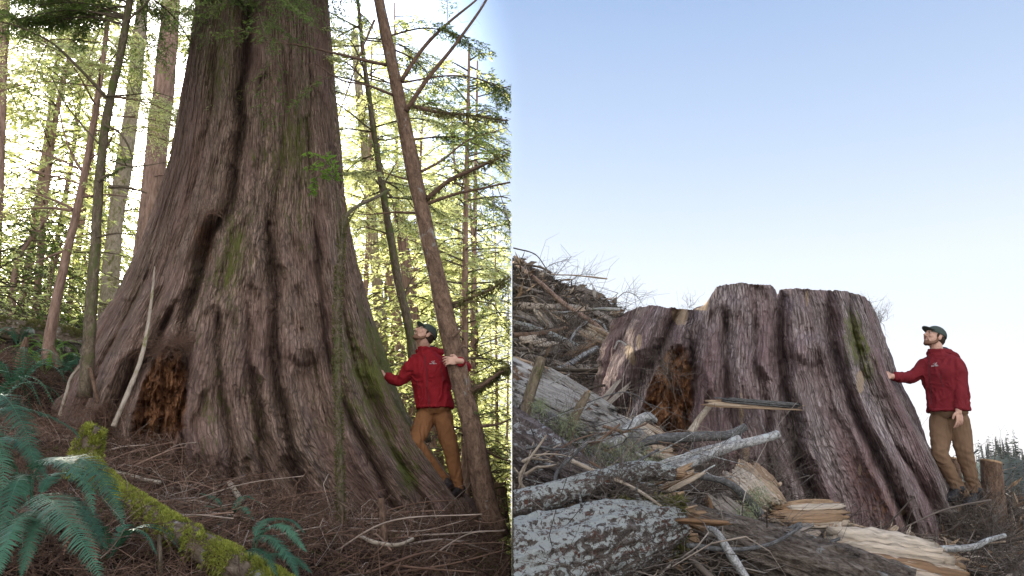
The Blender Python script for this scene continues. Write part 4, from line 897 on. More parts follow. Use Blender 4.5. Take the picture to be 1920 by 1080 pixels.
log('straight pale stick lying right above the mossy log', [(195, 880, 6.2), (250, 895, 6.2), (300, 905, 6.1)], [5, 5, 4], 'pale', 'stick', 'dead_stick', seed=15, sides=8)
log('split pale root end sticking up at the foot of the giant trunk', [(430, 905, 6.6), (460, 950, 6.3), (485, 985, 6.1)], [5, 6, 3], 'pale', 'stick', 'dead_stick', seed=16, sides=8)
log('dark upright stub under the mossy log beside the shadowed fern', [(300, 1085, 4.6), (300, 1040, 4.6), (298, 1005, 4.7)], [5, 4, 4], 'sapling', 'stub', 'broken_stub', seed=17, sides=8)
log('cut tree stump in the bright wood at the right edge, behind the leaning hemlock', [(934, 1010, 16), (932, 960, 16), (930, 905, 16)], [22, 20, 19], 'fir', 'stump', 'wood_stump', seed=18, sides=20, clip=-1)

# foliage of the giant cedar itself, hanging over the top of the trunk
rng = np.random.default_rng(61); w = MB(); lf = MB()
for k in range(46):
    x0 = rng.uniform(345, 640); y0 = rng.uniform(-170, 30); Y0 = rng.uniform(6.6, 7.6); a = rng.normal(0, .9); l = rng.uniform(60, 130)
    q = P([(x0, y0, Y0), (x0 + math.sin(a) * l * .5, y0 + abs(math.cos(a)) * l * .45, Y0 - .1), (x0 + math.sin(a) * l * 1.1, y0 + abs(math.cos(a)) * l * .8, Y0 - .2)])
    spray(w, lf, q, .004, rng, .45, 22, .042, .011, .05, .3)
for k in range(9):
    q = P([(rng.uniform(370, 620), -60, 7.7), (rng.uniform(370, 620), 10, 7.2)]); tube(w, [q[0], q[0] * .4 + q[1] * .6 + [0, 0, .1], q[1]], [.012, .003], 5, 14)
for mb_, nm_, mt_ in ((w, 'branches', 'sapling'), (lf, 'foliage', 'leaf')): attach(mb_, nm_, mt_, big)

rng = np.random.default_rng(21); lt = MB()
N = 30000; px = rng.uniform(-60, 955, N); Y = 4.2 + 6.5 * rng.random(N) ** 1.25; x = (px - 960) / FPX * Y; z = ground_l(x, Y)
d = unit(rng.normal(size=(N, 3)) * [1, 1, .38] + [.15, -.1, .0]); ok = (x < -.03)
pos = np.stack([x, Y, z + rng.uniform(-.01, .05, N) + .05 * (rng.random(N) < .15)], 1)[ok]; n = len(pos)
twigs(lt, pos, d[ok], rng.choice([.08, .18, .3, .5], n, p=[.4, .32, .2, .08]), rng.uniform(.0014, .0045, n), rng, .35, 5, np.clip(rng.normal(.42, .25, n) + .45 * fbm(pos[:, 0] * 1.7, pos[:, 1] * 1.7, 2, 3), 0, 1))
N = 900; px = rng.uniform(180, 930, N); Y = rng.uniform(5.2, 8.0, N); x = (px - 960) / FPX * Y; z = ground_l(x, Y)
d = unit(rng.normal(size=(N, 3)) * [1, .7, .5] + [0, 0, .35]); pos = np.stack([x, Y, z - .02], 1)
twigs(lt, pos, d, rng.uniform(.25, .75, N), rng.uniform(.002, .005, N), rng, .5, 7, np.clip(rng.normal(.6, .3, N), 0, 1), .35)
# bark flakes and needles
N = 26000; px = rng.uniform(-60, 955, N); Y = 4.2 + 6.5 * rng.random(N) ** 1.25; x = (px - 960) / FPX * Y; ok = x < -.03; z = ground_l(x, Y) + rng.uniform(0, .03, N)
d = unit(rng.normal(size=(N, 3)) * [1, 1, .4]); s = unit(np.cross(d, rng.normal(size=(N, 3)) * .3 + [0, 0, 1]))
leaves(lt, np.stack([x, Y, z], 1)[ok], d[ok], s[ok], rng.uniform(.02, .07, N)[ok], rng.uniform(.006, .02, N)[ok], np.clip(rng.normal(.35, .2, N), 0, 1)[ok])
tag(lt.build('twig_litter', M['litter'], None, False, clip=-1), 'reddish-brown dead twigs and needles heaped around the foot of the giant cedar', 'twig litter', None, 'stuff')
# larger dead sticks one can tell apart
rng = np.random.default_rng(88)
for i in range(85):
    px = rng.uniform(150, 930); Y = rng.uniform(5.0, 8.0); x = (px - 960) / FPX * Y; L = rng.uniform(.35, 1.1); a = rng.normal(0, .9); cv = rng.choice([.2, .45, .75, .95]); q = np.array([x, Y, float(ground_l(x, Y)) + rng.uniform(.01, .06)])
    if x > -.4: continue
    e = q + L * np.array([math.cos(a), math.sin(a) * .6, rng.normal(.06, .12)]); e[0] = min(e[0], -.05); e[2] = max(e[2], float(ground_l(e[0], e[1])) + .01); mid = (q + e) / 2 + rng.normal(0, .06, 3) * L; r = rng.uniform(.004, .012); mb = MB()
    tube(mb, [q, mid, e], [r, r * .45], 6, 14, .15, 2, i, c=cv); twigs(mb, np.array([mid, (mid + e) / 2]), rng.normal(size=(2, 3)) + [0, 0, .4], .18, r * .3, rng, .4, c=cv)
    tone = {.2: 'dark', .45: 'reddish-brown', .75: 'tan', .95: 'pale grey'}[float(cv)]; where = 'among the ferns and mossy log' if px < 330 else 'below the foot of the giant trunk' if px < 640 else 'right of the mossy sapling' if px < 800 else 'below the root the man stands on'
    if Y > 6.5: where += ', higher up'
    thing(mb, 'fallen_twig', M['litter'], f"{'long' if L > .7 else 'short'} {tilt(q, e)} {tone} stick {where}", 'stick', f'{tone} sticks {where}', True, -1)
# small green plants and moss cushions between the twigs
gl = MB(); N = 5200; cxy = np.stack([rng.uniform(20, 940, 120), rng.uniform(4.6, 8.0, 120)], 1); k = rng.integers(0, 120, N); Y = cxy[k, 1] + rng.normal(0, .09, N); x = (cxy[k, 0] - 960) / FPX * cxy[k, 1] + rng.normal(0, .10, N)
q = np.stack([x, Y, ground_l(x, Y) + rng.uniform(0, .05, N)], 1); d = unit(rng.normal(size=(N, 3)) + [0, 0, .7]); leaves(gl, q, d, unit(np.cross(d, rng.normal(size=(N, 3)))), rng.uniform(.015, .05, N), rng.uniform(.006, .016, N), rng.random(N))
tag(gl.build('ground_cover', M['dmoss'], None, False, clip=-1), 'scattered small moss cushions and seedlings among the dead twigs', 'ground cover', None, 'stuff')
# litter caught on the ledge over the hollow and on the roots
lt = MB()
for cx, cy, w, h, n in ((345, 640, 52, 16, 260), (395, 395, 24, 12, 60), (300, 650, 44, 20, 150), (180, 770, 60, 20, 300), (330, 850, 60, 20, 500)):
    for _ in range(n):
        q, nr = hit((TREE_OBJ := big.children[0], Vector(big.location)), rng.normal(cx, w / 2), rng.normal(cy, h / 2), 7.5)
        twigs(lt, np.array([q]) - .02, rng.normal(size=(1, 3)) * [1, .5, .6], rng.uniform(.06, .3), .0018, rng, .4, 5, rng.uniform(.2, .7, 1))
tag(lt.build('caught_litter', M['litter'], None, False, clip=-1), 'dead twigs and needles caught on the ledge over the rotten hollow of the living cedar', 'twig litter', None, 'stuff')

# ------------------------------------------------------------------ the clear-cut slope and its slash
def gpn(px, py, f=None, Ymin=3.2, Ymax=60.):
    """where the sight line through a pixel first meets the slope"""
    f = f or ground_r; px = np.atleast_1d(np.asarray(px, float)); py = np.atleast_1d(np.asarray(py, float))
    Ys = np.exp(np.linspace(math.log(Ymin), math.log(Ymax), 110)); res = np.full(len(px), np.nan)
    prev = None
    for Y in Ys:
        p = atn(px, py, np.full(len(px), Y)); d = p[:, 2] - f(p[:, 0], p[:, 1])
        if prev is not None:
            m = np.isnan(res) & (d < 0) & (prev[0] >= 0); res[m] = prev[1] + (Y - prev[1]) * (prev[0][m] / (prev[0][m] - d[m]))
        prev = (d, Y)
    return res
def gp(px, py, lift=0., f=None):
    Y = gpn(px, py, f)[0]
    if np.isnan(Y): Y = 8.
    return np.array(at(px, py, Y - lift))
def on_ground(chain, lift=.05):
    return [(x, y, float(np.nan_to_num(gpn(x, y)[0], nan=8.)) - lift) for x, y in chain]
def wood_log(label, chain, rpx, mat, seed, sides=14, name='broken_branch', cat='branch', lift=.06, rough=.09, n=50, endcut=False, group=None, Y=None, wisps=8):
    pts = [(x, y, Y[0] + (Y[1] - Y[0]) * i / (len(chain) - 1)) for i, (x, y) in enumerate(chain)] if Y else on_ground(chain, lift)
    p = P(pts); Ym = np.mean([q[2] for q in pts]); r = [pxr(k, Ym) for k in rpx]; mb = MB(); rng = np.random.default_rng(seed)
    tube(mb, p, r, sides * (3 if sides >= 40 else 1), n * (3 if sides >= 40 else 1), rough, 3, seed, fine=.05 if sides >= 24 else 0); root = empty(name, tuple(p[0]), label, cat, group)
    pp = resample(p, 40)
    if wisps:
        k = rng.integers(4, 38, wisps); twigs(mb, pp[k], rng.normal(size=(wisps, 3)) + [0, 0, .3], rng.uniform(.06, .3, wisps), max(.0018, r[0] * .07), rng, .3)
    attach(mb, 'bark', mat, root, True, 1)
    if endcut:
        for e, s in ((0, -1), (-1, 1)):
            m = MB(); t = unit(pp[e] - pp[e + (1 if e == 0 else -1)]); rr = r[0] if e == 0 else r[-1]
            for k in range(6):
                a = rng.normal(size=3); a -= t * (a @ t); a = unit(a) * rr * .55
                slab(m, pp[e] - t * rr + a, pp[e] + t * rng.uniform(.4, 1.4) * rr * 1.2 + a * .8, rr * rng.uniform(.4, .9), rr * .25, a, rng, .4, 5, rng.uniform(0, .8))
            attach(m, 'torn_end', 'wood', root, True, 1)
    return root, p, r
def chunk(label, p0, p1, w, t, seed, n=4, mat='wood', cv=(.1, 1), name='splintered_wood', cat='wood piece', lift=.05, nrm=(0, -.6, 1), group=None, jag=.35):
    rng = np.random.default_rng(seed); mb = MB()
    a = gp(*p0, lift) if len(p0) == 2 else np.array(at(*p0)); b = gp(*p1, lift) if len(p1) == 2 else np.array(at(*p1))
    d = unit(b - a); L = np.linalg.norm(b - a); nr = np.array(nrm, float); s = unit(np.cross(d, nr))
    for i in range(int(n * 2.6)):
        o = s * rng.uniform(-.5, .5) * w * 1.0 + unit(nr) * rng.uniform(-.5, .7) * t; f0, f1 = sorted(rng.uniform(0, 1, 2)); f0 *= .35; f1 = 1 - (1 - f1) * .35
        slab(mb, a + (b - a) * f0 + o, a + (b - a) * f1 + o, w * rng.uniform(.14, .42), t * rng.uniform(.25, .7), nr + rng.normal(0, .25, 3), rng, jag, 12, rng.uniform(*cv))
    return thing(mb, name, M[mat], label, cat, group, True, 1)

# big logs and branches one can tell apart in the photograph
root, p, r = wood_log('huge grey-white lichen-covered log filling the bottom left corner of the clear-cut', [(900, 1092), (1020, 1056), (1150, 1012), (1262, 984)], [90, 86, 74, 46], 'lichen', 1, 60, 'fallen_log', 'log', Y=(3.9, 4.5), rough=.16, n=140, wisps=20)
m = MB(); rng = np.random.default_rng(3)
for k in range(26):
    q = p[-1] + rng.normal(0, .07, 3); slab(m, q - [.16, 0, 0], q + [rng.uniform(.0, .14), rng.normal(0, .04), rng.normal(0, .05)], .05, .02, rng.normal(size=3), rng, .5, 6, rng.uniform(0, .5))
attach(m, 'torn_end', 'wood', root, True, 1)
m = MB(); fuzz(m, [p[-1] - [.3, 0, .0], p[-1] + [.05, 0, 0]], r[-1] * 1.0, rng, 7000, .04, (-1, 1), (0, .6), hang=.8); attach(m, 'moss', 'dmoss', root, False, 1)
wood_log('long lichen-spotted log lying just above the huge lichen-covered log', [(950, 950), (1030, 930), (1120, 902), (1200, 882), (1262, 888)], [26, 24, 21, 19, 15], 'lichen', 2, 24, 'fallen_log', 'log', Y=(4.35, 4.6), n=90, endcut=True)
wood_log('thick brown furrowed log running from below centre to the bottom edge', [(1285, 985), (1370, 1012), (1470, 1045), (1600, 1090), (1700, 1130)], [40, 43, 46, 50, 52], 'darkbark', 3, 48, 'fallen_log', 'log', Y=(4.9, 4.5), rough=.16, n=120, endcut=True)
wood_log('thick dark grey branch bending over the slash in front of the rotten hollow', [(1184, 845), (1205, 830), (1245, 822), (1310, 818), (1365, 816), (1398, 800)], [7, 9, 9.5, 9.5, 9, 7], 'darkbranch', 4, Y=(5.6, 5.7), n=70)
wood_log('pale grey forked branch reaching right to the stump, upper of two', [(1215, 892), (1262, 872), (1302, 852), (1350, 838), (1385, 822)], [9, 9.5, 9, 8, 7], 'silver', 5, Y=(5.2, 5.6), n=70)
wood_log('pale grey branch ending in mid-air before the stump, lower of two', [(1270, 880), (1310, 862), (1370, 838), (1420, 826), (1458, 815)], [8, 9, 9, 8.5, 8], 'silver', 6, Y=(5.2, 5.6), n=70)
wood_log('thin blue-grey branch bowed across the slash from upper left to right', [(985, 760), (1040, 785), (1095, 835), (1150, 862), (1210, 880), (1255, 875)], [5, 6.5, 7, 7.5, 7, 5], 'darkbranch', 7, Y=(5.9, 5.2), n=70)
wood_log('slender grey branch running down right below the two pale branches', [(1256, 880), (1310, 892), (1364, 905), (1395, 930), (1425, 965)], [5, 6, 6, 8, 9], 'darkbranch', 8, Y=(5.1, 5.2), n=60)
wood_log('pale spotted branch rising to a broken knob left of the rotten hollow', [(1146, 840), (1172, 812), (1195, 790), (1215, 780), (1228, 788)], [11, 10, 9, 8, 6], 'silver', 9, Y=(5.8, 6.2), n=50, endcut=True)
wood_log('mossy upright stub standing at the left edge of the slash', [(982, 790), (992, 745), (1006, 700), (1014, 672)], [11, 11, 10.5, 10], 'sapling', 10, 16, 'broken_stub', 'stub', Y=(5.6, 5.7), n=40)
wood_log('upright stub with a bright orange broken tip, right of the mossy stub', [(1064, 812), (1076, 785), (1092, 755), (1102, 738)], [9, 9, 8.5, 6], 'sapling', 11, 16, 'broken_stub', 'stub', Y=(5.6, 5.7), n=40, endcut=True)
wood_log('short leaning dark stub under the blue-grey branch', [(1088, 895), (1102, 872), (1115, 858)], [10, 8, 7], 'darkbark', 12, 14, 'broken_stub', 'stub', Y=(5.2, 5.3), n=30)
wood_log('thin black branch curving over the thick brown log', [(1290, 1022), (1330, 1028), (1390, 1030), (1450, 1018), (1502, 988)], [5, 4.5, 4, 3.5, 3], 'darkbranch', 13, Y=(4.3, 4.6), n=50)
wood_log('pale birch-like branch lying at the foot of the stump, lower right', [(1700, 1034), (1760, 1030), (1822, 1026), (1850, 1014), (1884, 1004)], [3, 6, 6.5, 5, 4], 'silver', 14, Y=(6.3, 6.6), n=50)
wood_log('short dark branch pointing at the upright orange splinter', [(1520, 1036), (1545, 1022), (1574, 1010)], [4, 3.5, 3], 'darkbranch', 15, Y=(4.9, 5.0), n=30)
wood_log('dark branch stub with pale broken tip entering above the brown log', [(1420, 1020), (1460, 1000), (1502, 982)], [5, 4.5, 4], 'darkbranch', 16, Y=(4.7, 4.8), n=30)
wood_log('grey stick standing under the thick brown log, bottom edge', [(1400, 1085), (1370, 1040), (1345, 1000), (1328, 990)], [7, 8, 7, 5], 'silver', 17, Y=(4.3, 4.5), n=40)
wood_log('long orange-brown pole slanting down the upper slash slope', [(964, 492), (1010, 528), (1060, 572), (1112, 606), (1150, 640)], [4, 4.5, 5, 5, 4], 'fir', 18, lift=.9, name='long_pole', cat='pole')
wood_log('pale log with orange scars lying at the left edge of the slope', [(960, 608), (1000, 618), (1045, 635), (1085, 652)], [9, 9, 8, 6], 'lichen', 19, 18, 'fallen_log', 'log', lift=.8, endcut=True)
wood_log('brown bark pole lying level across the slope at the left edge', [(960, 628), (1010, 626), (1062, 615)], [5, 5, 4], 'hemlock', 20, lift=1.0, name='long_pole', cat='pole')
wood_log('long grey branch lying level below the skyline of the slope', [(1036, 586), (1070, 585), (1110, 580), (1160, 580)], [2.5, 3, 3, 2], 'silver', 21, lift=.9)
wood_log('curved bare branch arching in front of the slope', [(1068, 640), (1085, 615), (1110, 600), (1130, 608), (1142, 632)], [2, 2.6, 2.6, 2.4, 2], 'silver', 22, lift=.9)
wood_log('grey pole slanting down toward the left side of the stump', [(1020, 700), (1055, 690), (1090, 668), (1120, 652)], [6, 6, 5, 5], 'silver', 23, lift=.7)
wood_log('thick grey weathered log lying down the slope left of the stump', [(1045, 745), (1085, 756), (1130, 772), (1160, 790)], [7, 8, 8, 7], 'silver', 24, 18, 'fallen_log', 'log', lift=.2, endcut=True)
wood_log('grey branch curling over the left flank of the stump', [(1152, 655), (1160, 640), (1175, 650), (1172, 678)], [2, 2, 2, 2], 'silver', 25, Y=(8.0, 7.9), wisps=2)
wood_log('sharp dark branch sticking out of the slope by the stump foot', [(1132, 760), (1125, 730), (1118, 712)], [5, 4, 3], 'darkbranch', 26, lift=.15)
wood_log('prop-like split stick leaning on the stump under the torn board', [(1294, 812), (1312, 785), (1335, 756)], [7, 6, 5], 'pale', 27, Y=(7.0, 7.15), name='split_stick', cat='stick')

wood_log('massive grey-white debarked log running down the slope behind the upright stubs', [(920, 700), (1000, 745), (1090, 790), (1180, 842)], [40, 46, 44, 34], 'weathered', 28, 44, 'fallen_log', 'log', Y=(6.3, 6.6), rough=.3, n=110, wisps=30, endcut=True)
wood_log('dark lichen-flecked log half hidden under brush at the left edge', [(930, 800), (1010, 855), (1090, 900), (1130, 925)], [44, 46, 40, 30], 'lichendark', 29, 40, 'fallen_log', 'log', Y=(5.3, 5.3), rough=.25, n=90, wisps=40)
chunk('torn board hanging off the stump face over a dark split', (1325, 757, 7.0), (1500, 764, 6.95), .085, .02, 30, 5, nrm=(0, -1, .3))
chunk('dark bark strip standing for the shaded split above the torn board on the stump', (1345, 748, 7.02), (1490, 760, 6.95), .09, .03, 31, 4, 'darkbranch', nrm=(0, -.3, 1), name='split_shade_strip', cat='bark')  # dark strip laid in for the shade inside the split
chunk('upright pointed orange splinter standing below the stump', (1560, 1045, 5.3), (1576, 980, 5.3), .17, .03, 32, 2, nrm=(0, -1, .1), jag=.5)
chunk('layered splintered plank lying on the slash in front of the stump', (1448, 968, 5.6), (1585, 962, 5.5), .16, .05, 33, 7, nrm=(0, -.8, 1))
chunk('heap of pale yellow torn wood at the bottom edge below the stump', (1545, 1050, 5.0), (1790, 1092, 4.8), .40, .12, 34, 14, nrm=(0, -.7, 1))
chunk('pale torn slab beside the pale yellow wood heap', (1660, 1040, 5.4), (1800, 1075, 5.1), .12, .05, 35, 5, nrm=(0, -.8, 1))
chunk('small orange block stuck in the dirt at the foot of the stump', (1655, 1018, 6.4), (1684, 992, 6.4), .10, .05, 36, 4, nrm=(0, -1, .4))
chunk('pale pinkish splintered slab in front of the stump base', (1370, 890, 5.9), (1440, 950, 5.6), .26, .07, 37, 8, cv=(.5, 1), nrm=(.3, -.8, .8))
chunk('grey splintered slab leaning right of the huge lichen log end', (1335, 935, 5.2), (1392, 985, 5.0), .18, .06, 38, 6, 'slash', (.68, .82), nrm=(.3, -.8, .8))
chunk('bright split plank pointing up between the pale branches', (1240, 915, 4.7), (1310, 880, 4.7), .09, .03, 39, 3, nrm=(0, -.9, .5), jag=.6)
chunk('white splintered slab in the middle of the slash, left of the hollow', (1040, 745), (1150, 830), .75, .08, 40, 12, 'weathered', (.72, .9), lift=.12, jag=.6)
chunk('long splintered grey slab split off the massive debarked log', (1010, 715, 6.15), (1150, 800, 6.2), .30, .05, 60, 9, 'weathered', (.66, .86), nrm=(.2, -1, .7), jag=.6)
chunk('ragged pale slab with orange edges on the massive debarked log', (975, 730, 6.05), (1100, 790, 6.0), .34, .05, 61, 8, 'weathered', (.72, .97), nrm=(.2, -1, .7), jag=.6)
chunk('shattered pinkish wood at the lower end of the massive debarked log', (1120, 790, 6.1), (1200, 850, 6.0), .3, .06, 62, 9, 'weathered', (.4, 1), nrm=(.2, -1, .7), jag=.6)
chunk('broad pale slab lying at the left edge of the slash', (975, 730), (1060, 790), .5, .06, 41, 8, 'weathered', (.7, .88), lift=.12, jag=.6)
chunk('pinkish squared timber on the slope left of the stump', (1085, 618), (1142, 646), .26, .12, 42, 5, cv=(.45, .9), lift=.8, jag=.1)
chunk('pale plank sticking up from the upper slope', (1012, 580), (1036, 612), .22, .06, 43, 3, 'slash', (.72, .86), lift=.9)
chunk('white wood chunk half buried on the slope at the left', (990, 648), (1022, 640), .45, .1, 44, 4, cv=(.8, 1), lift=.7)
chunk('bright orange split board under the pinkish timber', (1060, 668), (1120, 640), .12, .05, 45, 3, cv=(.1, .4), lift=.7)
chunk('pale grey slab near the skyline right of the long pole', (1108, 588), (1160, 612), .28, .1, 46, 4, 'slash', (.7, .82), lift=.9)
chunk('torn orange wood lying before the rotten hollow', (1165, 790, 6.9), (1235, 832, 6.6), .16, .05, 47, 6, nrm=(0, -.8, 1))
chunk('pale split slab under the thick dark grey branch', (1205, 850, 6.0), (1275, 862, 5.9), .14, .04, 48, 4, nrm=(0, -.8, 1))
chunk('ragged pale slab at the right foot of the two pale branches', (1400, 870, 6.2), (1440, 910, 5.9), .16, .05, 49, 5, cv=(.3, .9), nrm=(.3, -.8, .7))
chunk('orange splinter standing beside the brown log', (1335, 980, 4.9), (1322, 932, 4.9), .05, .02, 50, 2, nrm=(0, -1, .2), cv=(0, .3))
chunk('grey torn slab at the bottom edge between brown log and stump', (1470, 1020, 5.2), (1530, 1000, 5.2), .14, .05, 51, 4, 'slash', (.7, .85))

# the scattered remainder, each stick and board a thing of its own
rng = np.random.default_rng(99)
def zone(px, py):
    if py < 640 and px < 1050: return 'high on the slope at its left end'
    if py < 640 and px < 1180: return 'high on the slope above the stump'
    if px < 1060: return ('half way down the slope, far left' if py < 760 else 'behind the mossy upright stub' if py < 900 else 'under the two lichen logs')
    if px < 1170: return ('on the slope beside the stump' if py < 780 else 'around the orange-tipped stub' if py < 900 else 'beneath the huge lichen log')
    if px < 1300: return 'in the slash before the rotten hollow' if py < 920 else 'round the mossy end of the huge log'
    if px < 1450: return 'in front of the stump beside the pale branches' if py < 1000 else 'under the thick brown log'
    if px < 1650: return 'around the pale yellow wood heap'
    return 'in the dirt at the right foot of the stump'
def sample_px():
    while True:
        px, py = rng.uniform(962, 1915), rng.uniform(490, 1079)
        if px < 1180 and py > 480 + (px - 960) * .5: pass
        elif py > 830 + (px - 1180) * .35: pass
        else: continue
        Y = gpn(px, py)[0]
        if np.isnan(Y): continue
        if abs(px - 1440) < 260 and Y > 7.2 and 1180 < px: continue
        return px, py, Y
kinds = [('slash_stick', 'stick', 150), ('slash_board', 'wood piece', 110)]
for nm, ct, cnt in kinds:
    for i in range(cnt):
        px, py, Y = sample_px(); c = np.array(at(px, py, Y)); a = rng.uniform(0, math.pi); sc = min(1.5, Y / 8 + .25)
        d = unit(np.array([math.cos(a), math.sin(a) * .6, rng.normal(0, .18)]) + (np.array([.3, -.5, -.25]) if rng.random() < .5 else 0))
        L = rng.uniform(.5, 1.5) * sc * (1 if nm == 'slash_stick' else .55)
        p0, p1 = c - d * L / 2, c + d * L / 2
        for q in (p0, p1): q[2] = max(q[2], float(ground_r(q[0], q[1])) + .01) + rng.uniform(.0, .10)
        p0[0] = max(p0[0], .03); p1[0] = max(p1[0], .03)
        if np.linalg.norm(p1 - p0) < .25: continue
        mb = MB(); cv = rng.choice([.15, .35, .5, .62, .72, .8, .95], p=[.14, .2, .2, .16, .14, .1, .06]) if nm == 'slash_stick' else rng.choice([.35, .6, .7, .78, .9, .97], p=[.12, .2, .2, .2, .16, .12])
        if nm == 'slash_stick':
            mid = (p0 + p1) / 2 + rng.normal(0, .05, 3) * L; r = rng.uniform(.005, .022) * sc
            tube(mb, [p0, mid, p1], [r, r * .6], 7, 14, .2, 2, i, c=cv); twigs(mb, np.array([mid, p1, (mid + p1) / 2]), rng.normal(size=(3, 3)) + d, rng.uniform(.1, .4, 3), r * .2, rng, .4, c=cv)
            tone = 'blackish' if cv < .3 else 'brown' if cv < .55 else 'grey' if cv < .85 else 'orange'
        else:
            w_ = rng.uniform(.05, .17) * sc
            for k in range(rng.integers(1, 4)): slab(mb, p0 + rng.normal(0, w_ * .3, 3), p1 + rng.normal(0, w_ * .3, 3), w_ * rng.uniform(.5, 1), w_ * rng.uniform(.15, .3), rng.normal(0, .4, 3) + [0, -.6, 1], rng, .5, 8, np.clip(cv + rng.normal(0, .04), 0, 1))
            tone = 'brown' if cv < .5 else 'grey' if cv < .75 else 'pale' if cv < .85 else 'orange-tan'
        z = zone(px, py); sz = 'long' if L > 1.0 * sc else 'short'
        lab = f'{sz} {tilt(p0, p1)} {tone} branch {z}' if nm == 'slash_stick' else f'{sz} {tilt(p0, p1)} {tone} board {z}'
        thing(mb, 'dead_branch' if nm == 'slash_stick' else 'splintered_board', M['slash'], lab, ct, f'{tone} {"branches" if nm == "slash_stick" else "boards"} strewn {z}', True, 1)

rng = np.random.default_rng(123)
for i in range(142):
    px, py = (rng.uniform(966, 1540), rng.uniform(700, 1060)) if i < 110 else (rng.uniform(966, 1300), rng.uniform(740, 930))
    if py < 690 + (px - 960) * .42 or (px < 1280 and py > 985): continue
    Y = gpn(px, py)[0]
    if np.isnan(Y): continue
    c = np.array(at(px, py, Y * rng.uniform(.86, .97)))
    if i >= 110: c = np.array(at(px, py, np.interp(py, [740, 800, 860, 950], [5.9, 5.5, 4.9, 4.25]) + rng.uniform(-.12, .2))); a = rng.normal(.15, .55); L = rng.uniform(.35, 1.25); d = unit(np.array([math.cos(a), rng.normal(0, .4), math.sin(a) * .7])); p0, p1 = c - d * L / 2, c + d * L / 2
    p0[0] = max(p0[0], .03); p1[0] = max(p1[0], .03)
    for q in (p0, p1): q[2] = max(q[2], float(ground_r(q[0], q[1])) + .02)
    if np.linalg.norm(p1 - p0) < .25: continue
    if i >= 110: p0, p1 = c + (p0 - c) * .6, c + (p1 - c) * .6
    r = rng.uniform(.004, .013); mid = (p0 + p1) / 2 + rng.normal(0, .07, 3) * L; k = rng.choice(4, p=[.4, .3, .15, .15]); mt = ['silver', 'darkbranch', 'hemlock', 'pale'][k]; tone = ['pale grey', 'dark grey', 'brown', 'bleached'][k]; mb = MB()
    tube(mb, [p0, (p0 + mid) / 2 + rng.normal(0, .03, 3) * L, mid, p1], [r, r * .8, r * .5], 8, 30, .12, 2, i); f_ = [mid, (mid + p1) / 2, (mid + p0) / 2]
    for q in f_:
        if rng.random() < .5: dd = unit(d + rng.normal(0, .6, 3)); tube(mb, [q, q + dd * L * .15, q + dd * L * .32 + rng.normal(0, .03, 3)], [r * .5, r * .2], 6, 10)
    thing(mb, 'broken_branch', M[mt], f"{'long' if L > .8 else 'short'} thin {tilt(p0, p1)} {tone} branch {zone(px, py)}", 'branch', f'thin {tone} branches {zone(px, py)}', True, 1)
# uncountable twigs, chips and brush
lt = MB(); N = 62000; px = rng.uniform(961, 1925, N); py = rng.uniform(470, 1085, N); Y = gpn(px, py); ok = ~np.isnan(Y); ok &= rng.random(N) < np.clip(1.1 - np.nan_to_num(Y) / 40, .15, 1)
px, py, Y = px[ok], py[ok], Y[ok]; p = atn(px, py, Y); n = len(p); p[:, 2] += rng.uniform(0, .1, n)
d = unit(rng.normal(size=(n, 3)) * [1, 1, .45] + [.1, -.2, .05])
twigs(lt, p, d, rng.choice([.06, .15, .3, .6], n, p=[.45, .3, .18, .07]) * np.clip(Y / 7, .6, 1.7), rng.uniform(.0012, .0042, n) * np.clip(Y / 7, .6, 2.6), rng, .4, 5, np.clip(rng.normal(.45, .3, n), 0, 1))
N = 26000; k = rng.integers(0, n, N); q = p[k] + rng.normal(0, .12, (N, 3)) * [1, 1, .1]; q[:, 2] = ground_r(q[:, 0], q[:, 1]) + rng.uniform(0, .05, N); d = unit(rng.normal(size=(N, 3)) * [1, 1, .5]); s = unit(np.cross(d, rng.normal(size=(N, 3)) * .5 + [0, 0, 1]))
leaves(lt, q, d, s, rng.uniform(.03, .16, N) * np.clip(Y[k] / 7, .5, 2.2), rng.uniform(.012, .05, N) * np.clip(Y[k] / 7, .5, 2.2), np.clip(rng.normal(.55, .25, N), 0, 1))
tag(lt.build('slash_litter', M['slash'], None, False, clip=1), 'carpet of broken twigs, bark and wood chips covering the clear-cut slope', 'slash litter', None, 'stuff')
wd_ = MB(); N = 7000; k = rng.integers(0, n, N); q = p[k] + rng.normal(0, .10, (N, 3)) * [1, 1, .1]; q[:, 2] = ground_r(q[:, 0], q[:, 1]) + rng.uniform(.01, .10, N); d = unit(rng.normal(size=(N, 3)) * [1, 1, .45]); s = unit(np.cross(d, rng.normal(size=(N, 3)) * .6 + [0, -.5, 1]))
leaves(wd_, q, d, s, rng.uniform(.05, .28, N) * np.clip(Y[k] / 7, .5, 1.8), rng.uniform(.01, .04, N) * np.clip(Y[k] / 7, .5, 1.8), rng.random(N))
tag(wd_.build('wood_chips', M['wood'], None, False, clip=1), 'pale fresh wood chips and splinters scattered over the slash', 'wood chips', None, 'stuff')
lt = MB(); N = 2600; px = rng.uniform(962, 1560, N); py = rng.uniform(690, 1075, N); ok = py > 640 + (px - 960) * .42; px, py = px[ok], py[ok]; Y2 = gpn(px, py); ok = ~np.isnan(Y2); px, py, Y2 = px[ok], py[ok], Y2[ok]; q = atn(px, py, Y2 * rng.uniform(.80, 1, len(px))); m_ = len(q)
d = unit(rng.normal(size=(m_, 3)) * [1, .7, .45] + [.4, 0, .05]); twigs(lt, q, d, rng.choice([.15, .3, .6, 1.0], m_, p=[.35, .35, .2, .1]), rng.choice([.0018, .003, .005, .008], m_, p=[.4, .35, .17, .08]), rng, .3, 8, np.clip(rng.normal(.5, .28, m_), 0, 1), .1)
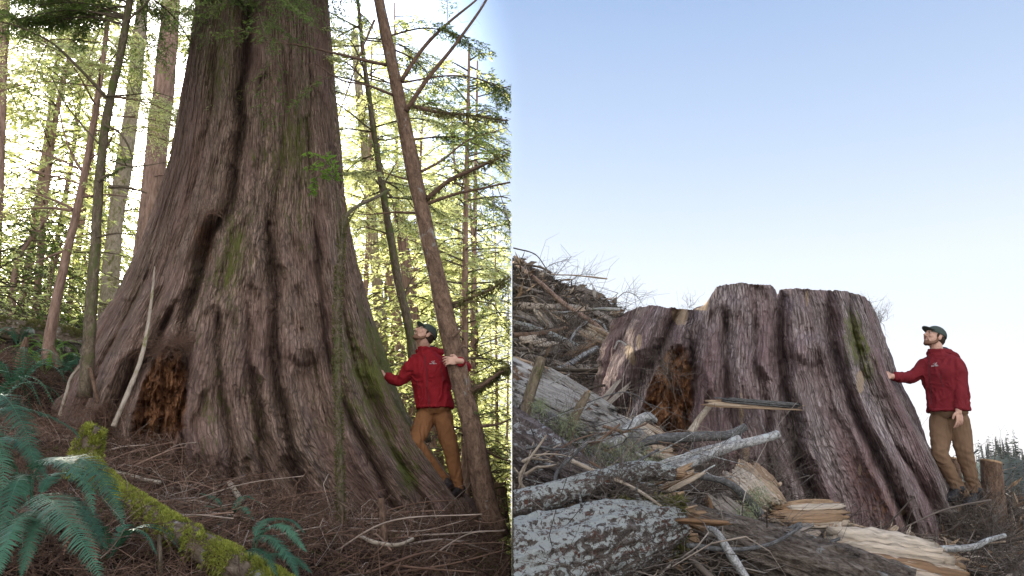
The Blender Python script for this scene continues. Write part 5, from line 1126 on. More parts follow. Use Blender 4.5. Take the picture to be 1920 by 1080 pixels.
tag(lt.build('tangled_twigs', M['slash'], None, True, clip=1), 'tangle of thin broken twigs lying over the logs of the clear-cut', 'twigs', None, 'stuff')
# tangled brush: bare fans of twigs
def brush(label, px, py, seed, n=40, L=.6, Y=None, cv=(.3, .75), rad=.003, up=.5, spread=1., group=None):
    rng = np.random.default_rng(seed); q = np.array(at(px, py, Y)) if Y else gp(px, py, .1); mb = MB()
    d = unit(rng.normal(size=(n, 3)) * spread + [0, -.1, up]); tp = twigs(mb, q[None] + rng.normal(0, .03, (n, 3)), d, L * rng.uniform(.5, 1.2, n), rad, rng, .3, 6, rng.uniform(*cv, n))
    k = rng.integers(0, n, n * 4); m_ = rng.integers(1, 6, n * 4); s = tp[k, m_]; d2 = unit(d[k] + rng.normal(0, .6, (n * 4, 3))); twigs(mb, s, d2, L * rng.uniform(.15, .45, n * 4), rad * .5, rng, .35, 4, rng.uniform(*cv, n * 4))
    return tag(thing(mb, 'brush', M['slash'], label, 'brush', group, False, 1), kind='stuff')
for i, (px, py, n, L, Y, lb) in enumerate([(1030, 620, 60, .5, None, 'grey tangle of dead brush high on the slope, left'), (1075, 620, 70, .7, None, 'dark tangle of dead brush in the middle of the upper slope'), (1100, 690, 70, .9, None, 'brown tangle of brush against the left flank of the stump'), (1040, 690, 70, 1.0, None, 'tangle of brush behind the mossy upright stub'),
      (1120, 590, 40, .35, None, 'dark brush clump on the skyline of the slope'), (1040, 840, 80, .4, 5.6, 'fine brush hanging below the blue-grey branch'), (1150, 925, 120, .35, 4.5, 'grey brush sprawling between the two lichen logs'), (1330, 905, 70, .35, 5.3, 'thin brush under the slender grey branch'), (1180, 740, 60, .6, None, 'brush caught beside the rotten hollow of the stump'),
      (1450, 900, 60, .5, 6.8, 'thin dead twigs lying against the stump face'), (1870, 1000, 90, .5, 7.8, 'rooty brush right below the boots of the man'), (1800, 985, 90, .4, 7.9, 'tangled roots between the stump and the boots'), (1900, 1060, 80, .5, 6.6, 'grey-green brush in the lower right corner'), (1290, 580, 14, .2, 8.6, 'few twigs sticking up from the low shoulder of the stump'),
      (1650, 600, 26, .22, 8.8, 'frayed bark fibres curling off the upper right rim of the stump'), (1630, 575, 20, .16, 8.8, 'small frayed fibres on the right rim of the stump'), (1250, 700, 50, .4, 7.3, 'dead twigs hanging over the top of the hollow')]):
    brush(lb, px, py, 500 + i, n, L, Y, rad=.004 if not Y else .0022)
for i, (px, py, h, a, Y) in enumerate([(1003, 512, .8, .8, 19), (1058, 530, .7, .6, 18), (1148, 560, .6, .3, 17)]):
    mb = MB(); rg = np.random.default_rng(600 + i); q = np.array(at(px, py + 8, Y)); tube(mb, [q, q + [h * .5, 0, h * .4], q + [h, 0, h * a * .7]], [.012, .004], 5, 12)
    pp = resample([q, q + [h * .5, 0, h * .4], q + [h, 0, h * a * .7]], 12)[4:]; twigs(mb, np.repeat(pp, 3, 0), rg.normal(size=(24, 3)) * [1, .3, 1] + [1, 0, .3], .4, .004, rg, .3); mb.c = [np.full_like(c, .45) for c in mb.c]
    thing(mb, 'bare_twig', M['slash'], ['bare forked twig sticking out of the skyline, leftmost of three', 'bare forked twig on the skyline, the middle of three', 'bare forked twig on the skyline nearest the stump'][i], 'twig', 'bare twigs on the skyline', True, 1)
lm = MB(); rg = np.random.default_rng(8)
for px, py, Y, n, s in ((1064, 800, 5.5, 900, .05), (1012, 760, 5.5, 400, .03), (1120, 850, 5.4, 700, .06), (1175, 855, 5.4, 900, .07), (1215, 872, 5.0, 500, .05), (1420, 930, 5.1, 400, .04), (1395, 965, 5, 400, .03), (1000, 800, 5.5, 500, .04)):
    q = np.array(at(px, py, Y)) + rg.normal(0, s, (n, 3)); d = unit(rg.normal(size=(n, 3)) + [0, 0, -.8]); leaves(lm, q, d, unit(np.cross(d, rg.normal(size=(n, 3)))), rg.uniform(.015, .05, n), np.full(n, .004), rg.random(n))
tag(lm.build('hanging_lichen', M['lichen_tuft'], None, False, clip=1), 'pale green beard lichen clinging to the broken branches of the slash', 'lichen', None, 'stuff')

# small cut stumps behind the man, bare saplings, the far hillside
def small_stump(label, chain, rpx, Y, seed):
    root, p, r = wood_log(label, chain, rpx, 'hemlock', seed, 26, 'cut_stump', 'stump', Y=(Y, Y), n=50, wisps=6)
    m = MB(); t = unit(p[-1] - p[-2]); k = 26; th = np.linspace(0, 2 * math.pi, k, endpoint=False); c = p[-1] + t * .012
    ring = lambda q: c + r[-1] * q * (np.cos(th)[:, None] * np.array([1, 0, -.22]) + np.sin(th)[:, None] * np.array([0, 1, 0])) + t * (.006 * (1 - q))
    v = np.vstack([ring(1.0) - t * .02, ring(1.0), ring(.5), ring(.01)]); i = np.arange(3)[:, None] * k; j = np.arange(k)[None]; m.add(v, np.stack([i + j, i + (j + 1) % k, i + k + (j + 1) % k, i + k + j], -1).reshape(-1, 4)); attach(m, 'cut_face', 'endgrain', root, True, 1)
small_stump('tall thin cut stump right beside the leg of the man, nearest the photo edge', [(1868, 1010), (1864, 960), (1861, 905), (1858, 866)], [21, 20, 18.5, 18], 8.6, 71)
small_stump('narrow cut stump seen between the legs of the man', [(1800, 960), (1795, 905), (1789, 860)], [11, 9, 8], 9.6, 72)
brush('leafless shrub rising behind the tall thin stump', 1872, 880, 611, 5, .42, 9.2, (.1, .25), .003, 1.8, .5)
brush('leafless bush at the right edge below the far hillside', 1905, 990, 612, 26, .5, 9.5, (.1, .35), .0025, 1.0, .8)
wood_log('dark branch poking out behind the knee of the man', [(1800, 868), (1815, 862), (1826, 850), (1834, 844)], [2.5, 3, 2, 1.5], 'darkbranch', 73, Y=(9, 9))
# hillside
Xh = np.linspace(60, 620, 120); Yh = np.linspace(170, 620, 70); X, Yg = np.meshgrid(Xh, Yh)
rdg = np.interp(X / Yg, [.2, .45, .53, .58, .60, .64, .8], [-.06, -.03, -.004, .022, .026, .014, .03])
Z = -26 + (rdg * Yg + 26) * np.clip((Yg - 170) / 90, 0, 1) ** .8 * np.clip(1 - (Yg - 290) / 500, .3, 1) + 3 * fbm(X / 40, Yg / 40, 2, 4)
v = np.stack([X, Yg, Z], -1).reshape(-1, 3); i = np.arange(69)[:, None] * 120; j = np.arange(119)[None]
o = mesh('far_hills', v, np.stack([i + j, i + j + 1, i + 121 + j, i + 120 + j], -1).reshape(-1, 4), M['hill'], None, {'bv': v}); o['kind'] = 'structure'
def hill_z(x, y):
    i = np.clip(np.searchsorted(Yh, y), 0, 69); j = np.clip(np.searchsorted(Xh, x), 0, 119); return Z[i, j]
def conifer_leaves(mb, base, h, w, rng, n=130):
    f = rng.random(n) ** .8; a = rng.uniform(0, 6.283, n); l = w * (1 - f * .93) * rng.uniform(.5, 1.2, n) * (.8 + .2 * np.sin(f * 50)); c = np.array(base) + np.stack([0 * f, 0 * f, h * (.08 + .92 * f)], 1)
    d = unit(np.stack([np.cos(a), np.sin(a), -.25 + 0 * a], 1)); s = unit(np.cross(d, [0, 0, 1.])) ; leaves(mb, c, d, unit(s + [0, 0, .3]), l, l * .55 + .15, rng.random(n))
rng = np.random.default_rng(31); st_ = MB()
for k in range(900):
    x, y = rng.uniform(90, 420), rng.uniform(200, 420); 
    conifer_leaves(st_, (x, y, float(hill_z(x, y)) - 1), rng.uniform(7, 12), 2.6, rng, 60)
tag(st_.build('hillside_wood', M['fartree'], None, False), 'dense dark conifer forest covering the far hillside', 'far forest', None, 'stuff')
protoF = []
for k in range(3):
    t = MB(); tube(t, [[0, 0, -1], [0, 0, 6], [0, 0, 13]], [.14, .03], 6, 10); lf = MB(); conifer_leaves(lf, (0, 0, 1), 12.5, [2.6, 1.8, 1.3][k], np.random.default_rng(k), 620)
    r = empty('far_conifer', (0, 0, 0), 'x', 'tree', 'x'); t.build('trunk', M['sapling'], r); lf.build('crown', M['fartree'], r, False); protoF.append(r)
for k in range(26):
    Yf = rng.uniform(262, 290); px = 1785 + k * 5.4 + rng.normal(0, 2); x = (px - 960) / FPX * Yf; z = float(hill_z(x, Yf)) - .5; lab = 'tiny conifer on the far ridge at the right edge' if px > 1865 else 'tiny conifer on the far ridge past the legs of the man'; g = 'conifers on the far ridge' if px > 1865 else 'conifers on the far ridge behind the legs'
    lab = lab.replace('tiny conifer', ORD[k % 20] + ' tiny conifer')
    if k < 3: protoF[k].location = (x, Yf, z); protoF[k]['label'] = lab; protoF[k]['group'] = g; sc = rng.uniform(.32, .55); protoF[k].scale = (sc,) * 3
    else: copy_tree(protoF[k % 3], (x, Yf, z), rng.uniform(0, 6), rng.uniform(.3, .58), lab, g)

# ------------------------------------------------------------------ the two men
def ell(mb, c, ax):
    """ellipsoid: centre, three half-axis vectors"""
    c = np.array(c, float); a, b, d = [np.array(k, float) for k in ax]; m, k = 15, 18
    ph = np.linspace(.04, math.pi - .04, m)[:, None]; th = np.linspace(0, 2 * math.pi, k, endpoint=False)[None]
    v = c + (np.sin(ph) * np.cos(th))[..., None] * a + (np.sin(ph) * np.sin(th))[..., None] * b + (np.cos(ph) + 0 * th)[..., None] * d
    v = v.reshape(-1, 3); i = np.arange(m - 1)[:, None] * k; j = np.arange(k)[None]; q = np.stack([i + j, i + k + j, i + k + (j + 1) % k, i + (j + 1) % k], -1).reshape(-1, 4)
    v = np.vstack([v, [c + d], [c - d]]); J = np.arange(0, k, 2); T = len(v) - 2
    q = np.vstack([q, np.stack([J, (J + 1) % k, (J + 2) % k, np.full(len(J), T)], -1), np.stack([(m - 1) * k + (J + 2) % k, (m - 1) * k + (J + 1) % k, (m - 1) * k + J, np.full(len(J), T + 1)], -1)]); mb.add(v, q)
def caps(mb, pts, rad, n=None):
    pts = np.array(pts, float); n = n or 8 * len(pts); p = resample(pts, n); r = np.interp(np.linspace(0, 1, n), np.linspace(0, 1, len(rad)), rad)
    t0, t1 = unit(p[0] - p[1]), unit(p[-1] - p[-2]); e = np.array([.35, .7, .95])
    P0 = [p[0] + t0 * r[0] * k for k in e[::-1]]; P1 = [p[-1] + t1 * r[-1] * k for k in e]; f = np.sqrt(1 - e ** 2)
    tube(mb, np.vstack([P0, p, P1]), np.r_[r[0] * f[::-1], r, r[-1] * f], 16)
def loft(mb, rings, k=28, pw=2.4):
    """rings: (centre, half-axis a, half-axis b)"""
    th = np.linspace(0, 2 * math.pi, k, endpoint=False); c, s = np.cos(th), np.sin(th); c = np.sign(c) * np.abs(c) ** (2 / pw); s = np.sign(s) * np.abs(s) ** (2 / pw)
    R = [np.array(o)[None] + c[:, None] * np.array(a) + s[:, None] * np.array(b) for o, a, b in rings]; n = len(R)
    v = np.vstack(R + [[rings[0][0]], [rings[-1][0]]]); i = np.arange(n - 1)[:, None] * k; j = np.arange(k)[None]
    q = np.stack([i + j, i + (j + 1) % k, i + k + (j + 1) % k, i + k + j], -1).reshape(-1, 4); J = np.arange(0, k, 2)
    q = np.vstack([q, np.stack([(J + 2) % k, (J + 1) % k, J, np.full(len(J), n * k)], -1), np.stack([(n - 1) * k + J, (n - 1) * k + (J + 1) % k, (n - 1) * k + (J + 2) % k, np.full(len(J), n * k + 1)], -1)]); mb.add(v, q)
def remesh(mb, name, mat, root, voxel=.006, smooth=3, disp=None):
    v, q, a, c = mb.arrays(); tmp = mesh('tmp', v, q, M[mat]); m = tmp.modifiers.new('r', 'REMESH'); m.mode = 'VOXEL'; m.voxel_size = voxel
    if smooth: s = tmp.modifiers.new('s', 'SMOOTH'); s.iterations = smooth; s.factor = .5
    dg = bpy.context.evaluated_depsgraph_get(); me = bpy.data.meshes.new_from_object(tmp.evaluated_get(dg)); bpy.data.objects.remove(tmp)
    if disp:
        n = len(me.vertices); co = np.empty(n * 3, np.float32); no = np.empty(n * 3, np.float32); me.vertices.foreach_get('co', co); me.vertices.foreach_get('normal', no); co = co.reshape(-1, 3); no = no.reshape(-1, 3)
        co = co + no * disp(co)[:, None]; me.vertices.foreach_set('co', co.astype(np.float32).ravel())
    me.transform(Matrix.Translation(-Vector(root.location))); me.materials.clear(); me.materials.append(M[mat]); me.polygons.foreach_set('use_smooth', [True] * len(me.polygons)); me.update()
    me.name = name; o = bpy.data.objects.new(name, me); col.objects.link(o); o.parent = root; return o
def child(mb, name, mat, root, smooth=True):
    o = mb.build(name, M[mat], None, smooth); o.data.transform(Matrix.Translation(-Vector(root.location))); o.parent = root; return o
def hand(mb, wrist, d, back, thumb, curl=.5, sc=1.):
    """palm and five fingers; d = along the hand, back = out of the back of the hand, thumb = thumb side"""
    d, back = unit(np.array(d, float)), np.array(back, float); back = unit(back - d * (back @ d)); s = np.cross(d, back); s = s if s @ np.array(thumb) > 0 else -s
    w = np.array(wrist, float); caps(mb, [w - d * .03, w + d * .02], [.026 * sc, .027 * sc]); pc = w + d * .055 * sc; ell(mb, pc, (d * .052 * sc, s * .042 * sc, back * .017 * sc))
    for k, (o, L) in enumerate(((.030, .078), (.010, .086), (-.010, .080), (-.029, .064))):
        b = w + d * .088 * sc + s * o * sc; L *= sc; c = curl + .08 * k; d1 = unit(d * math.cos(c) - back * math.sin(c)); d2 = unit(d * math.cos(c * 2.1) - back * math.sin(c * 2.1)); d3 = unit(d * math.cos(c * 2.9) - back * math.sin(c * 2.9))
        sp = s * o * .25; p1 = b + d1 * L * .45 + sp; p2 = p1 + d2 * L * .32; caps(mb, [b - d * .02, b, p1, p2, p2 + d3 * L * .24], [.0095 * sc, .0095 * sc, .009 * sc, .0085 * sc, .0075 * sc], 18)
    t0 = w + d * .025 * sc + s * .03 * sc; t1 = t0 + unit(d * .7 + s * .8 - back * .2) * .036 * sc; caps(mb, [t0, t1, t1 + unit(d + s * .1 - back * .4) * .032 * sc], [.014 * sc, .0115 * sc, .009 * sc], 12)
def wrinkle(amp, fr, seed, dirs=(1, 1, 1.8)):
    def f(co):
        x, y, z = co[:, 0] * fr * dirs[0], co[:, 1] * fr * dirs[1], co[:, 2] * fr * dirs[2]; w = fbm(x * .5, y * .5, z * .5 + seed, 2) * 2
        n1 = 1 - 2 * np.abs(vnoise(x + w + seed, y + w, z - w)) ; n2 = 1 - 2 * np.abs(vnoise(x * 2.3 + seed, y * 2.3 + w, z * 2.3 + w * 2)); return amp * (n1 * .8 + n2 * .35 - .5)
    return f
def man(label, base, Y, torso, fdir, head, hdir, arms, legs, boots, trouser, bootmat, jacket, neckc, cuffs, zipc, logo_px, hood, seed, pocket):
    root = empty('person', at(*base), label, 'person'); up = np.array([0, 0, 1.]); f = unit(np.array(fdir, float)); l = np.cross(up, f)        # l = his left
    # --- head frame
    hc = np.array(at(*head)); hf = unit(np.array(hdir, float)); hl = unit(np.cross(up, hf)); hu = np.cross(hf, hl)
    H = lambda a, b, c: hc + hf * a + hl * b + hu * c
    E = lambda mb, c, r: ell(mb, H(*c), (hf * r[0], hl * r[1], hu * r[2]))
    neck = np.array(at(*neckc)); body = MB()
    E(body, (-.012, 0, .03), (.096, .074, .092)); E(body, (.03, 0, -.03), (.062, .06, .082)); E(body, (.052, 0, -.075), (.04, .042, .036)); E(body, (.076, 0, -.094), (.020, .024, .018))
    E(body, (.078, 0, .036), (.016, .046, .013)); caps(body, [H(.088, 0, .022), H(.104, 0, -.004), H(.116, 0, -.024)], [.008, .009, .013]); E(body, (.100, .012, -.028), (.011, .009, .008)); E(body, (.100, -.012, -.028), (.011, .009, .008))
    E(body, (.090, 0, -.052), (.012, .024, .007)); E(body, (.088, 0, -.064), (.012, .021, .007))
    for s in (-1, 1): E(body, (.066, .037 * s, -.02), (.026, .022, .024)); E(body, (-.008, .074 * s, -.008), (.019, .009, .032)); E(body, (-.014, .079 * s, .002), (.012, .006, .022))
    caps(body, [H(-.025, 0, -.05), neck + up * .02, neck - up * .08], [.060, .062, .075])
    tc = [np.array(at(x, y, yy)) for x, y, yy in torso]    # hem -> shoulder
    loft(body, [(tc[i] if i < len(tc) else None, l * a * .82, f * b * .8) for i, (a, b) in enumerate([(.17, .12), (.16, .12), (.19, .13), (.19, .12), (.15, .09)])])
    A = [[np.array(at(*q)) for q in arm['j']] for arm in arms]; G = [[np.array(at(*q)) for q in lg] for lg in legs]
    for arm, j in zip(arms, A):
        caps(body, [j[0], j[1]], [.048, .04]); caps(body, [j[1], j[2]], [.038, .027]); dd = np.array(arm['d'], float); hand(body, j[2] + unit(dd) * .01, dd, arm['back'], arm['thumb'], arm['curl'], 1.08)
    for g in G: caps(body, [g[0], g[1]], [.08, .052]); caps(body, [g[1], g[2]], [.05, .04])
    remesh(body, 'body', 'skin', root, .0042, 2)
    # --- clothes
    jk = MB(); R5 = [(.205, .150), (.196, .146), (.222, .158), (.215, .140), (.160, .100)] if jacket != 'x' else None
    rings = [(tc[0] - up * .012, l * .200, f * .145)] + [(tc[i], l * a, f * b) for i, (a, b) in enumerate(R5)] + [(tc[-1] * .45 + neck * .55 + up * .012, l * .098, f * .082), (neck + up * .035 + f * .01, l * .072, f * .078)]
    loft(jk, rings)
    for arm, j in zip(arms, A):
        sh = j[0] * .72 + (tc[3] * .5 + tc[4] * .5) * .28; m1 = (j[0] + j[1]) / 2 - up * .008; dw = unit(j[2] - j[1])
        caps(jk, [sh, j[0], m1, j[1]], [.082, .084, .072, .062], 26); caps(jk, [j[1], (j[1] + j[2]) / 2 - up * .006, j[2] - dw * .03], [.063, .058, .048], 22)
        tube(jk, [j[2] - dw * .06, j[2] - dw * .005], .046, 18); tube(jk, [j[2] - dw * .055, j[2] - dw * .035], .05, 18)
    for hx in hood: ell(jk, at(*hx[0]), [np.array(k) for k in hx[1]])
    caps(jk, [tc[0] + l * .19 - up * .0, tc[0] + f * .14 + l * .1, tc[0] + f * .145 - l * .1, tc[0] - l * .19], [.012, .012, .012, .012]) 
    dsp = wrinkle(.014, 7.5, seed, (1.3, 1.3, .9))
    J = remesh(jk, 'jacket', jacket, root, .0065, 3, dsp)
    tr = MB(); hip = tc[0]; loft(tr, [(hip - up * .075, l * .12, f * .10), (hip - up * .03, l * .172, f * .125), (hip + up * .06, l * .172, f * .125)])
    for g in G:
        dn = unit(g[2] - g[1]); caps(tr, [g[0] + up * .02, (g[0] + g[1]) / 2, g[1]], [.104, .098, .076], 30); caps(tr, [g[1], (g[1] + g[2]) / 2, g[2] - dn * .05], [.077, .070, .061], 30); tube(tr, [g[2] - dn * .12, g[2] - dn * .04, g[2] + dn * .02], [.061, .065, .07], 20, 10)
    knees = [g[1] for g in G]
    def dt(co):
        w = wrinkle(.010, 7, seed + 5, (1.4, 1.4, .8))(co)
        for kx in knees: w = w + .003 * np.exp(-((co - kx) ** 2).sum(1) / .012) * np.sin(co[:, 2] * 95 + co[:, 0] * 60)
        lowz = min(g[2][2] for g in G); w = w + .0035 * np.exp(-((co[:, 2] - lowz - .07) / .05) ** 2) * np.sin(co[:, 2] * 130 + co[:, 0] * 60); return w
    T_ = remesh(tr, 'trousers', trouser, root, .0065, 3, dt)
    for (heel, toe, h_), g in zip(boots, G):
        a, b = np.array(at(*heel)), np.array(at(*toe)); d = unit(b - a); s = unit(np.cross(d, up)); n = np.cross(s, d); L = np.linalg.norm(b - a); bm = MB(); ctr = (a + b) / 2
        loft(bm, [(a - d * .005 + n * .045, s * .032, n * .04), (a + d * .03 * 1 + n * .055, s * .042, n * .055), (a + d * L * .35 + n * .055, s * .04, n * .055), (a + d * L * .6 + n * .042, s * .048, n * .042), (a + d * L * .85 + n * .032, s * .045, n * .034), (b + n * .026, s * .026, n * .022)], 20)
        caps(bm, [a + d * .07 + n * .07, g[2] + up * .01], [.055, .058], 12); caps(bm, [g[2] - up * .01 + s * .02, g[2] - up * .01 - s * .02], [.056, .056])
        bo = remesh(bm, 'boot', bootmat, root, .006, 2, wrinkle(.003, 16, seed))
        sm = MB(); loft(sm, [(a - d * .01 + n * .004, s * .034, n * .014), (a + d * .05 + n * .003, s * .045, n * .015), (a + d * L * .4 + n * .006, s * .040, n * .011), (a + d * L * .7 + n * .002, s * .052, n * .014), (b - d * .02 + n * .006, s * .042, n * .013), (b + d * .012 + n * .012, s * .018, n * .01)], 20)
        so = child(sm, 'sole', 'sole', root); so.parent = bo
        lc = MB()
        for k in range(4):
            q = a + d * L * (.34 + .09 * k) + n * (.098 - .012 * k); tube(lc, [q - s * .028, q + n * .006, q + s * .028 + d * .012], .003, 6, 6)
        lo = child(lc, 'laces', 'zip', root); lo.parent = bo
    # --- cap, hair, beard, eyes
    def dome(mb, c, r, ph1, cut=None, m=18, k=36, thick=.004):
        ph = np.linspace(.03, ph1, m)[:, None]; th = np.linspace(0, 2 * math.pi, k, endpoint=False)[None]; 
        for s in (1., 1 - thick / r[2]):
            seam = 1 - .012 * np.exp(-(np.sin(th * 3) / .10) ** 2); x = np.sin(ph) * np.cos(th) * r[0] * s * seam; y = np.sin(ph) * np.sin(th) * r[1] * s * seam; z = np.cos(ph) * r[2] * s + 0 * th
            v = (hc + hf * (c[0] + x)[..., None] + hl * (c[1] + y)[..., None] + hu * (c[2] + z)[..., None]).reshape(-1, 3); i = np.arange(m - 1)[:, None] * k; j = np.arange(k)[None]
            mb.add(v, np.stack([i + j, i + k + j, i + k + (j + 1) % k, i + (j + 1) % k], -1).reshape(-1, 4))
    cm = MB(); dome(cm, (-.014, 0, .042), (.108, .087, .088), 1.75); E(cm, (-.014, 0, .131), (.008, .008, .005)); co = child(cm, 'cap', 'cap', root)
    bm = MB(); n1, n2 = 11, 21; vs = []
    for sgn in (1, -1):
        for i in range(n1):
            for j in range(n2):
                a = (j / (n2 - 1) * 2 - 1); f_ = i / (n1 - 1); out = .062 * math.sqrt(max(0, 1 - (a * .97) ** 2)) + .004; x = -.014 + .104 * math.cos(a * .80) + out * f_; y = .086 * math.sin(a * .80) * (1 + .10 * f_)
                vs.append(H(x, y, .046 - .10 * (y ** 2) / .0081 * .2 + .012 * f_ + sgn * .0022))
    i = np.arange(n1 - 1)[:, None] * n2; j = np.arange(n2 - 1)[None]; q = np.stack([i + j, i + j + 1, i + n2 + j + 1, i + n2 + j], -1).reshape(-1, 4); e = (n1 - 1) * n2 + np.arange(n2 - 1); N_ = n1 * n2
    bm.add(vs, np.vstack([q, q[:, ::-1] + N_, np.stack([e, e + 1, e + 1 + N_, e + N_], -1)])); bo = child(bm, 'brim', 'cap', root); bo.parent = co
    hm = MB(); E(hm, (-.036, 0, -.004), (.079, .0745, .072)); 
    for s in (-1, 1): E(hm, (.012, .066 * s, .018), (.016, .012, .032))
    remesh(hm, 'hair', 'hair', root, .005, 1, wrinkle(.004, 60, seed))
    bd = MB(); E(bd, (.052, 0, -.083), (.042, .044, .030)); E(bd, (.078, 0, -.098), (.0205, .026, .018)); E(bd, (.0925, 0, -.0435), (.010, .021, .0035))
    for s in (-1, 1):
        caps(bd, [H(-.002, .062 * s, -.004), H(.002, .0585 * s, -.04), H(.022, .050 * s, -.072), H(.05, .036 * s, -.092), H(.078, .012 * s, -.100)], [.010, .014, .017, .018, .017]); caps(bd, [H(.092, .018 * s, -.046), H(.084, .026 * s, -.062), H(.074, .028 * s, -.082)], [.0045, .006, .009])
    remesh(bd, 'beard', 'beard', root, .005, 1, wrinkle(.002, 80, seed))
    for s in (-1, 1):
        e1 = MB(); E(e1, (.0835, .032 * s, .011), (.008, .012, .0055)); eo = child(e1, 'eye', 'eye', root); e2 = MB(); E(e2, (.0905, .032 * s, .0115), (.003, .0055, .005)); po = child(e2, 'pupil', 'pupil', root); po.parent = eo
        e3 = MB(); caps(e3, [H(.086, .014 * s, .034), H(.090, .032 * s, .040), H(.078, .052 * s, .034)], [.004, .005, .003]); child(e3, 'eyebrow', 'hair', root)
    lp = MB(); E(lp, (.1005, 0, -.058), (.004, .020, .0065)); child(lp, 'lips', 'lip', root)
    hb = MB(); nb = neck - f * .085; ell(hb, nb + up * .012, (l * .125, f * .062, up * .048 - f * .02)); ell(hb, nb + l * .07 + f * .04 + up * .0, (l * .05, f * .07, up * .04)); ell(hb, nb - l * .07 + f * .04, (l * .05, f * .07, up * .04))
    ho = remesh(hb, 'hood', jacket, root, .006, 2, wrinkle(.008, 10, seed + 2, (1, 1, 1)))
    hl_ = MB(); ell(hl_, nb + up * .040 + f * .012, (l * .085, f * .045, up * .026)); lo_ = child(hl_, 'hood_lining', 'lining', root); lo_.parent = ho
    # --- zip, pocket, chest logo laid on the jacket
    bpy.context.view_layer.update(); JJ = (J, Vector(root.location)); TT = (T_, Vector(root.location))
    def lay(chain, rad, name, off=.001, JJ=JJ, mt='zip'):
        pts = []; ch = resample(np.array([(x, y, 0) for x, y in chain], float), 26)
        for x, y, _ in ch:
            q, n_ = hit(JJ, x, y, Y - .2); pts.append(np.array(q) + np.array(n_) * off)
        m_ = MB(); tube(m_, pts, rad, 6); o = child(m_, name, mt, root); o.parent = JJ[0]; return o
    lay(zipc, .0035, 'zip')
    for pk in pocket: lay(pk, .0028, 'pocket_zip')
    (tx, ty), (k1x, k1y), (k2x, k2y) = torso[0][:2], legs[0][1][:2], legs[1][1][:2]
    for ch in ([(tx - 1, ty + 12), (tx - 1, ty + 34)], [(legs[1][0][0] + 12, ty + 13), (legs[1][0][0] + 16, ty + 34)], [(legs[0][0][0] - 10, ty + 13), (legs[0][0][0] - 15, ty + 32)], [(k2x + 2, k2y - 34), (k2x + 3, k2y), ((k2x + legs[1][2][0]) / 2 + 2, (k2y + legs[1][2][1]) / 2)]): lay(ch, .0022, 'seam', -.0005, TT, trouser)
    q, n_ = hit(JJ, *logo_px, Y - .2); n_ = np.array(n_); n_ = unit(n_); uu = unit(up - n_ * (up @ n_)); rr = np.cross(uu, n_); rr = rr if rr[0] > 0 else -rr
    q = np.array(q) + n_ * .006
    cu = bpy.data.curves.new('t', 'FONT'); cu.body = "ARC'TERYX"; cu.size = .0145; cu.align_x = 'CENTER'; cu.extrude = .0004; cu.offset = .0003
    to = bpy.data.objects.new('t', cu); col.objects.link(to); me = bpy.data.meshes.new_from_object(to.evaluated_get(bpy.context.evaluated_depsgraph_get())); bpy.data.objects.remove(to)
    mat = Matrix(((rr[0], uu[0], n_[0], q[0]), (rr[1], uu[1], n_[1], q[1]), (rr[2], uu[2], n_[2], q[2]), (0, 0, 0, 1))); me.transform(mat); me.transform(Matrix.Translation(-Vector(root.location)))
    me.materials.append(M['logo']); me.name = 'logo_lettering'; lo = bpy.data.objects.new('logo_lettering', me); col.objects.link(lo); lo.parent = J
    em = MB(); K = lambda a, b: q + rr * a * .001 + uu * (b + 17) * .001
    for st__ in ([(-20, 10), (-8, 16), (4, 13), (12, 4), (20, -2)], [(-14, 2), (-4, 8), (6, 6)], [(-10, -2), (0, 2), (10, -4)], [(4, 13), (12, 20), (20, 20)], [(0, 8), (-2, -6)], [(6, 6), (5, -8)], [(-16, 12), (-20, 4)], [(12, 4), (14, 12)]):
        tube(em, [K(*s_) for s_ in st__], .0013, 5)
    eo = child(em, 'emblem', 'logo', root); eo.parent = J
    return root, J
bpy.context.view_layer.update()
TR = (big.children[0], Vector(big.location)); SR = (st.children[0], Vector(st.location))
def surfY(o, px, py, default): q, n = hit(o, px, py, default); return q.y
hy = surfY(TR, 716, 702, 8.5); hy2 = surfY(SR, 1666, 702, 8.4)
YL = 8.4
rootL, JL = man('man in red jacket and rust-brown trousers looking up between the living cedar and the hemlock', (845, 940, YL), YL,
    [(815, 764, YL), (812, 735, YL), (806, 702, YL), (803, 684, YL), (802, 670, YL)], (-.38, -.92, 0), (797, 628, YL - .04), (-.70, -.42, .62),
    [dict(j=[(776, 684, YL), (750, 714, YL + .02), (723, 705, hy - .03)], d=(-1, .12, .18), back=(-.1, -.85, .5), thumb=(0, -.2, 1), curl=.75),
     dict(j=[(834, 682, YL + .02), (872, 690, YL - .05), (862, 677, 8.0)], d=(-1, -.06, .04), back=(0, -1, .25), thumb=(0, 0, 1), curl=.35)],
    [[(798, 786, YL), (778, 830, YL - .22), (829, 900, YL - .05)], [(830, 786, YL), (847, 850, YL + .0), (860, 916, YL)]],
    [((846, 926, YL - .02), (826, 928, YL - .30), 0), ((864, 937, YL + .02), (832, 941, YL - .26), 0)], 'trouser_l', 'boot', 'jacket', (796, 657, YL), 0,
    [(795, 664), (799, 690), (802, 730), (804, 762)], (812, 683), [((815, 664, YL + .06), ((.115, 0, .01), (0, .07, 0), (.02, 0, .055))), ((783, 668, YL + .03), ((.07, 0, 0), (0, .06, 0), (0, 0, .035)))], 3, [[(826, 690), (829, 702), (831, 714)], [(782, 712), (784, 722), (786, 730)]])
YR = 8.2
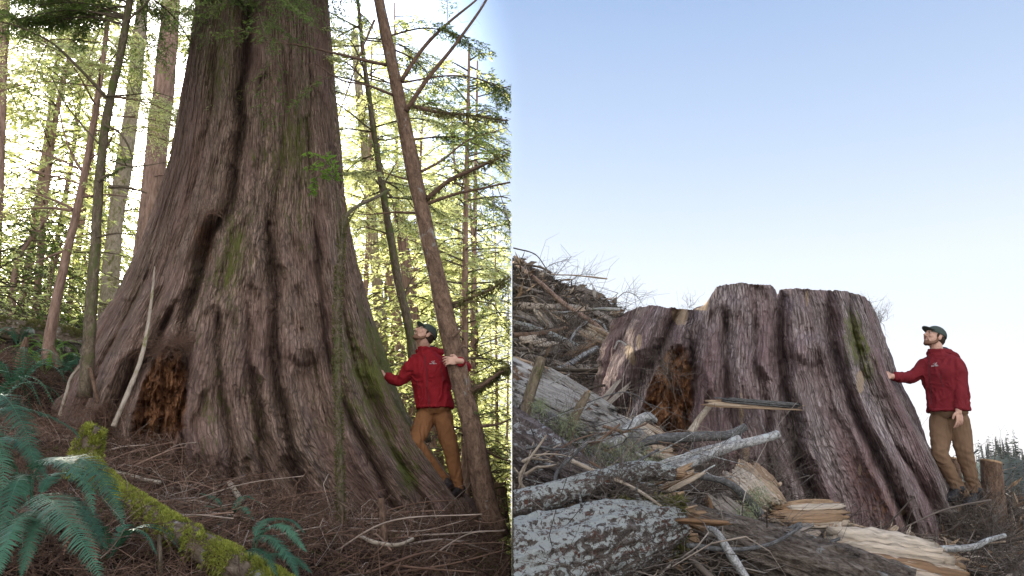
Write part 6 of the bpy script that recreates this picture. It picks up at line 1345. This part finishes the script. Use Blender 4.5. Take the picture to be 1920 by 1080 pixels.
rootR, JR = man('man in red jacket and tan trousers standing with one hand on the giant stump', (1808, 945, YR), YR,
    [(1779, 770, YR), (1777, 738, YR), (1769, 703, YR), (1766, 685, YR), (1764, 671, YR)], (-.74, -.67, 0), (1752, 633, YR), (-.93, -.22, .42),
    [dict(j=[(1740, 683, YR + .08), (1706, 708, YR + .1), (1676, 706, min(hy2, 8.5) - .03)], d=(-1, .05, .12), back=(-.1, -.8, .6), thumb=(0, -.2, 1), curl=.55),
     dict(j=[(1790, 684, YR - .12), (1802, 724, YR - .16), (1797, 768, YR - .2)], d=(-.05, -.1, -1), back=(.35, -.95, 0), thumb=(-1, 0, 0), curl=.3)],
    [[(1764, 792, YR + .05), (1763, 852, YR - .02), (1795, 914, YR + .02)], [(1797, 792, YR - .02), (1810, 855, YR - .04), (1827, 918, YR)]],
    [((1802, 936, YR + .05), (1774, 940, YR - .1), 0), ((1836, 943, YR + .06), (1812, 949, YR - .22), 0)], 'trouser_r', 'boot_b', 'jacket_dull', (1757, 661, YR), 0,
    [(1741, 668), (1743, 690), (1744, 720), (1747, 760)], (1754, 687), [((1782, 667, YR + .03), ((.10, .02, -.03), (0, .08, 0), (.01, 0, .045))), ((1770, 660, YR), ((.06, 0, .0), (0, .07, 0), (0, 0, .03)))], 8, [[(1762, 700), (1765, 714), (1768, 726)]])

# ------------------------------------------------------------------ the hazy air
def haze_box(x0, x1, y0, y1, z0, z1, dens):
    v = [(x, y, z) for x in (x0, x1) for y in (y0, y1) for z in (z0, z1)]
    o = mesh('haze', v, [(0, 1, 3, 2), (4, 6, 7, 5), (0, 4, 5, 1), (2, 3, 7, 6), (0, 2, 6, 4), (1, 5, 7, 3)], M['lining'], None, None, False)
    m = bpy.data.materials.new('hazy_air'); m.use_nodes = True; nt = m.node_tree; nt.nodes.remove(nt.nodes['Principled BSDF'])
    p = nt.nodes.new('ShaderNodeVolumePrincipled'); p.inputs['Color'].default_value = (.93, .95, 1, 1); p.inputs['Density'].default_value = dens; p.inputs['Anisotropy'].default_value = .3
    nt.links.new(p.outputs[0], nt.nodes['Material Output'].inputs['Volume']); o.data.materials.clear(); o.data.materials.append(m)
    return tag(o, 'thin sunlit haze filling the air between the trees', 'haze', None, 'stuff')
haze_box(-700, 700, -70, 700, -29, 36, .0001)
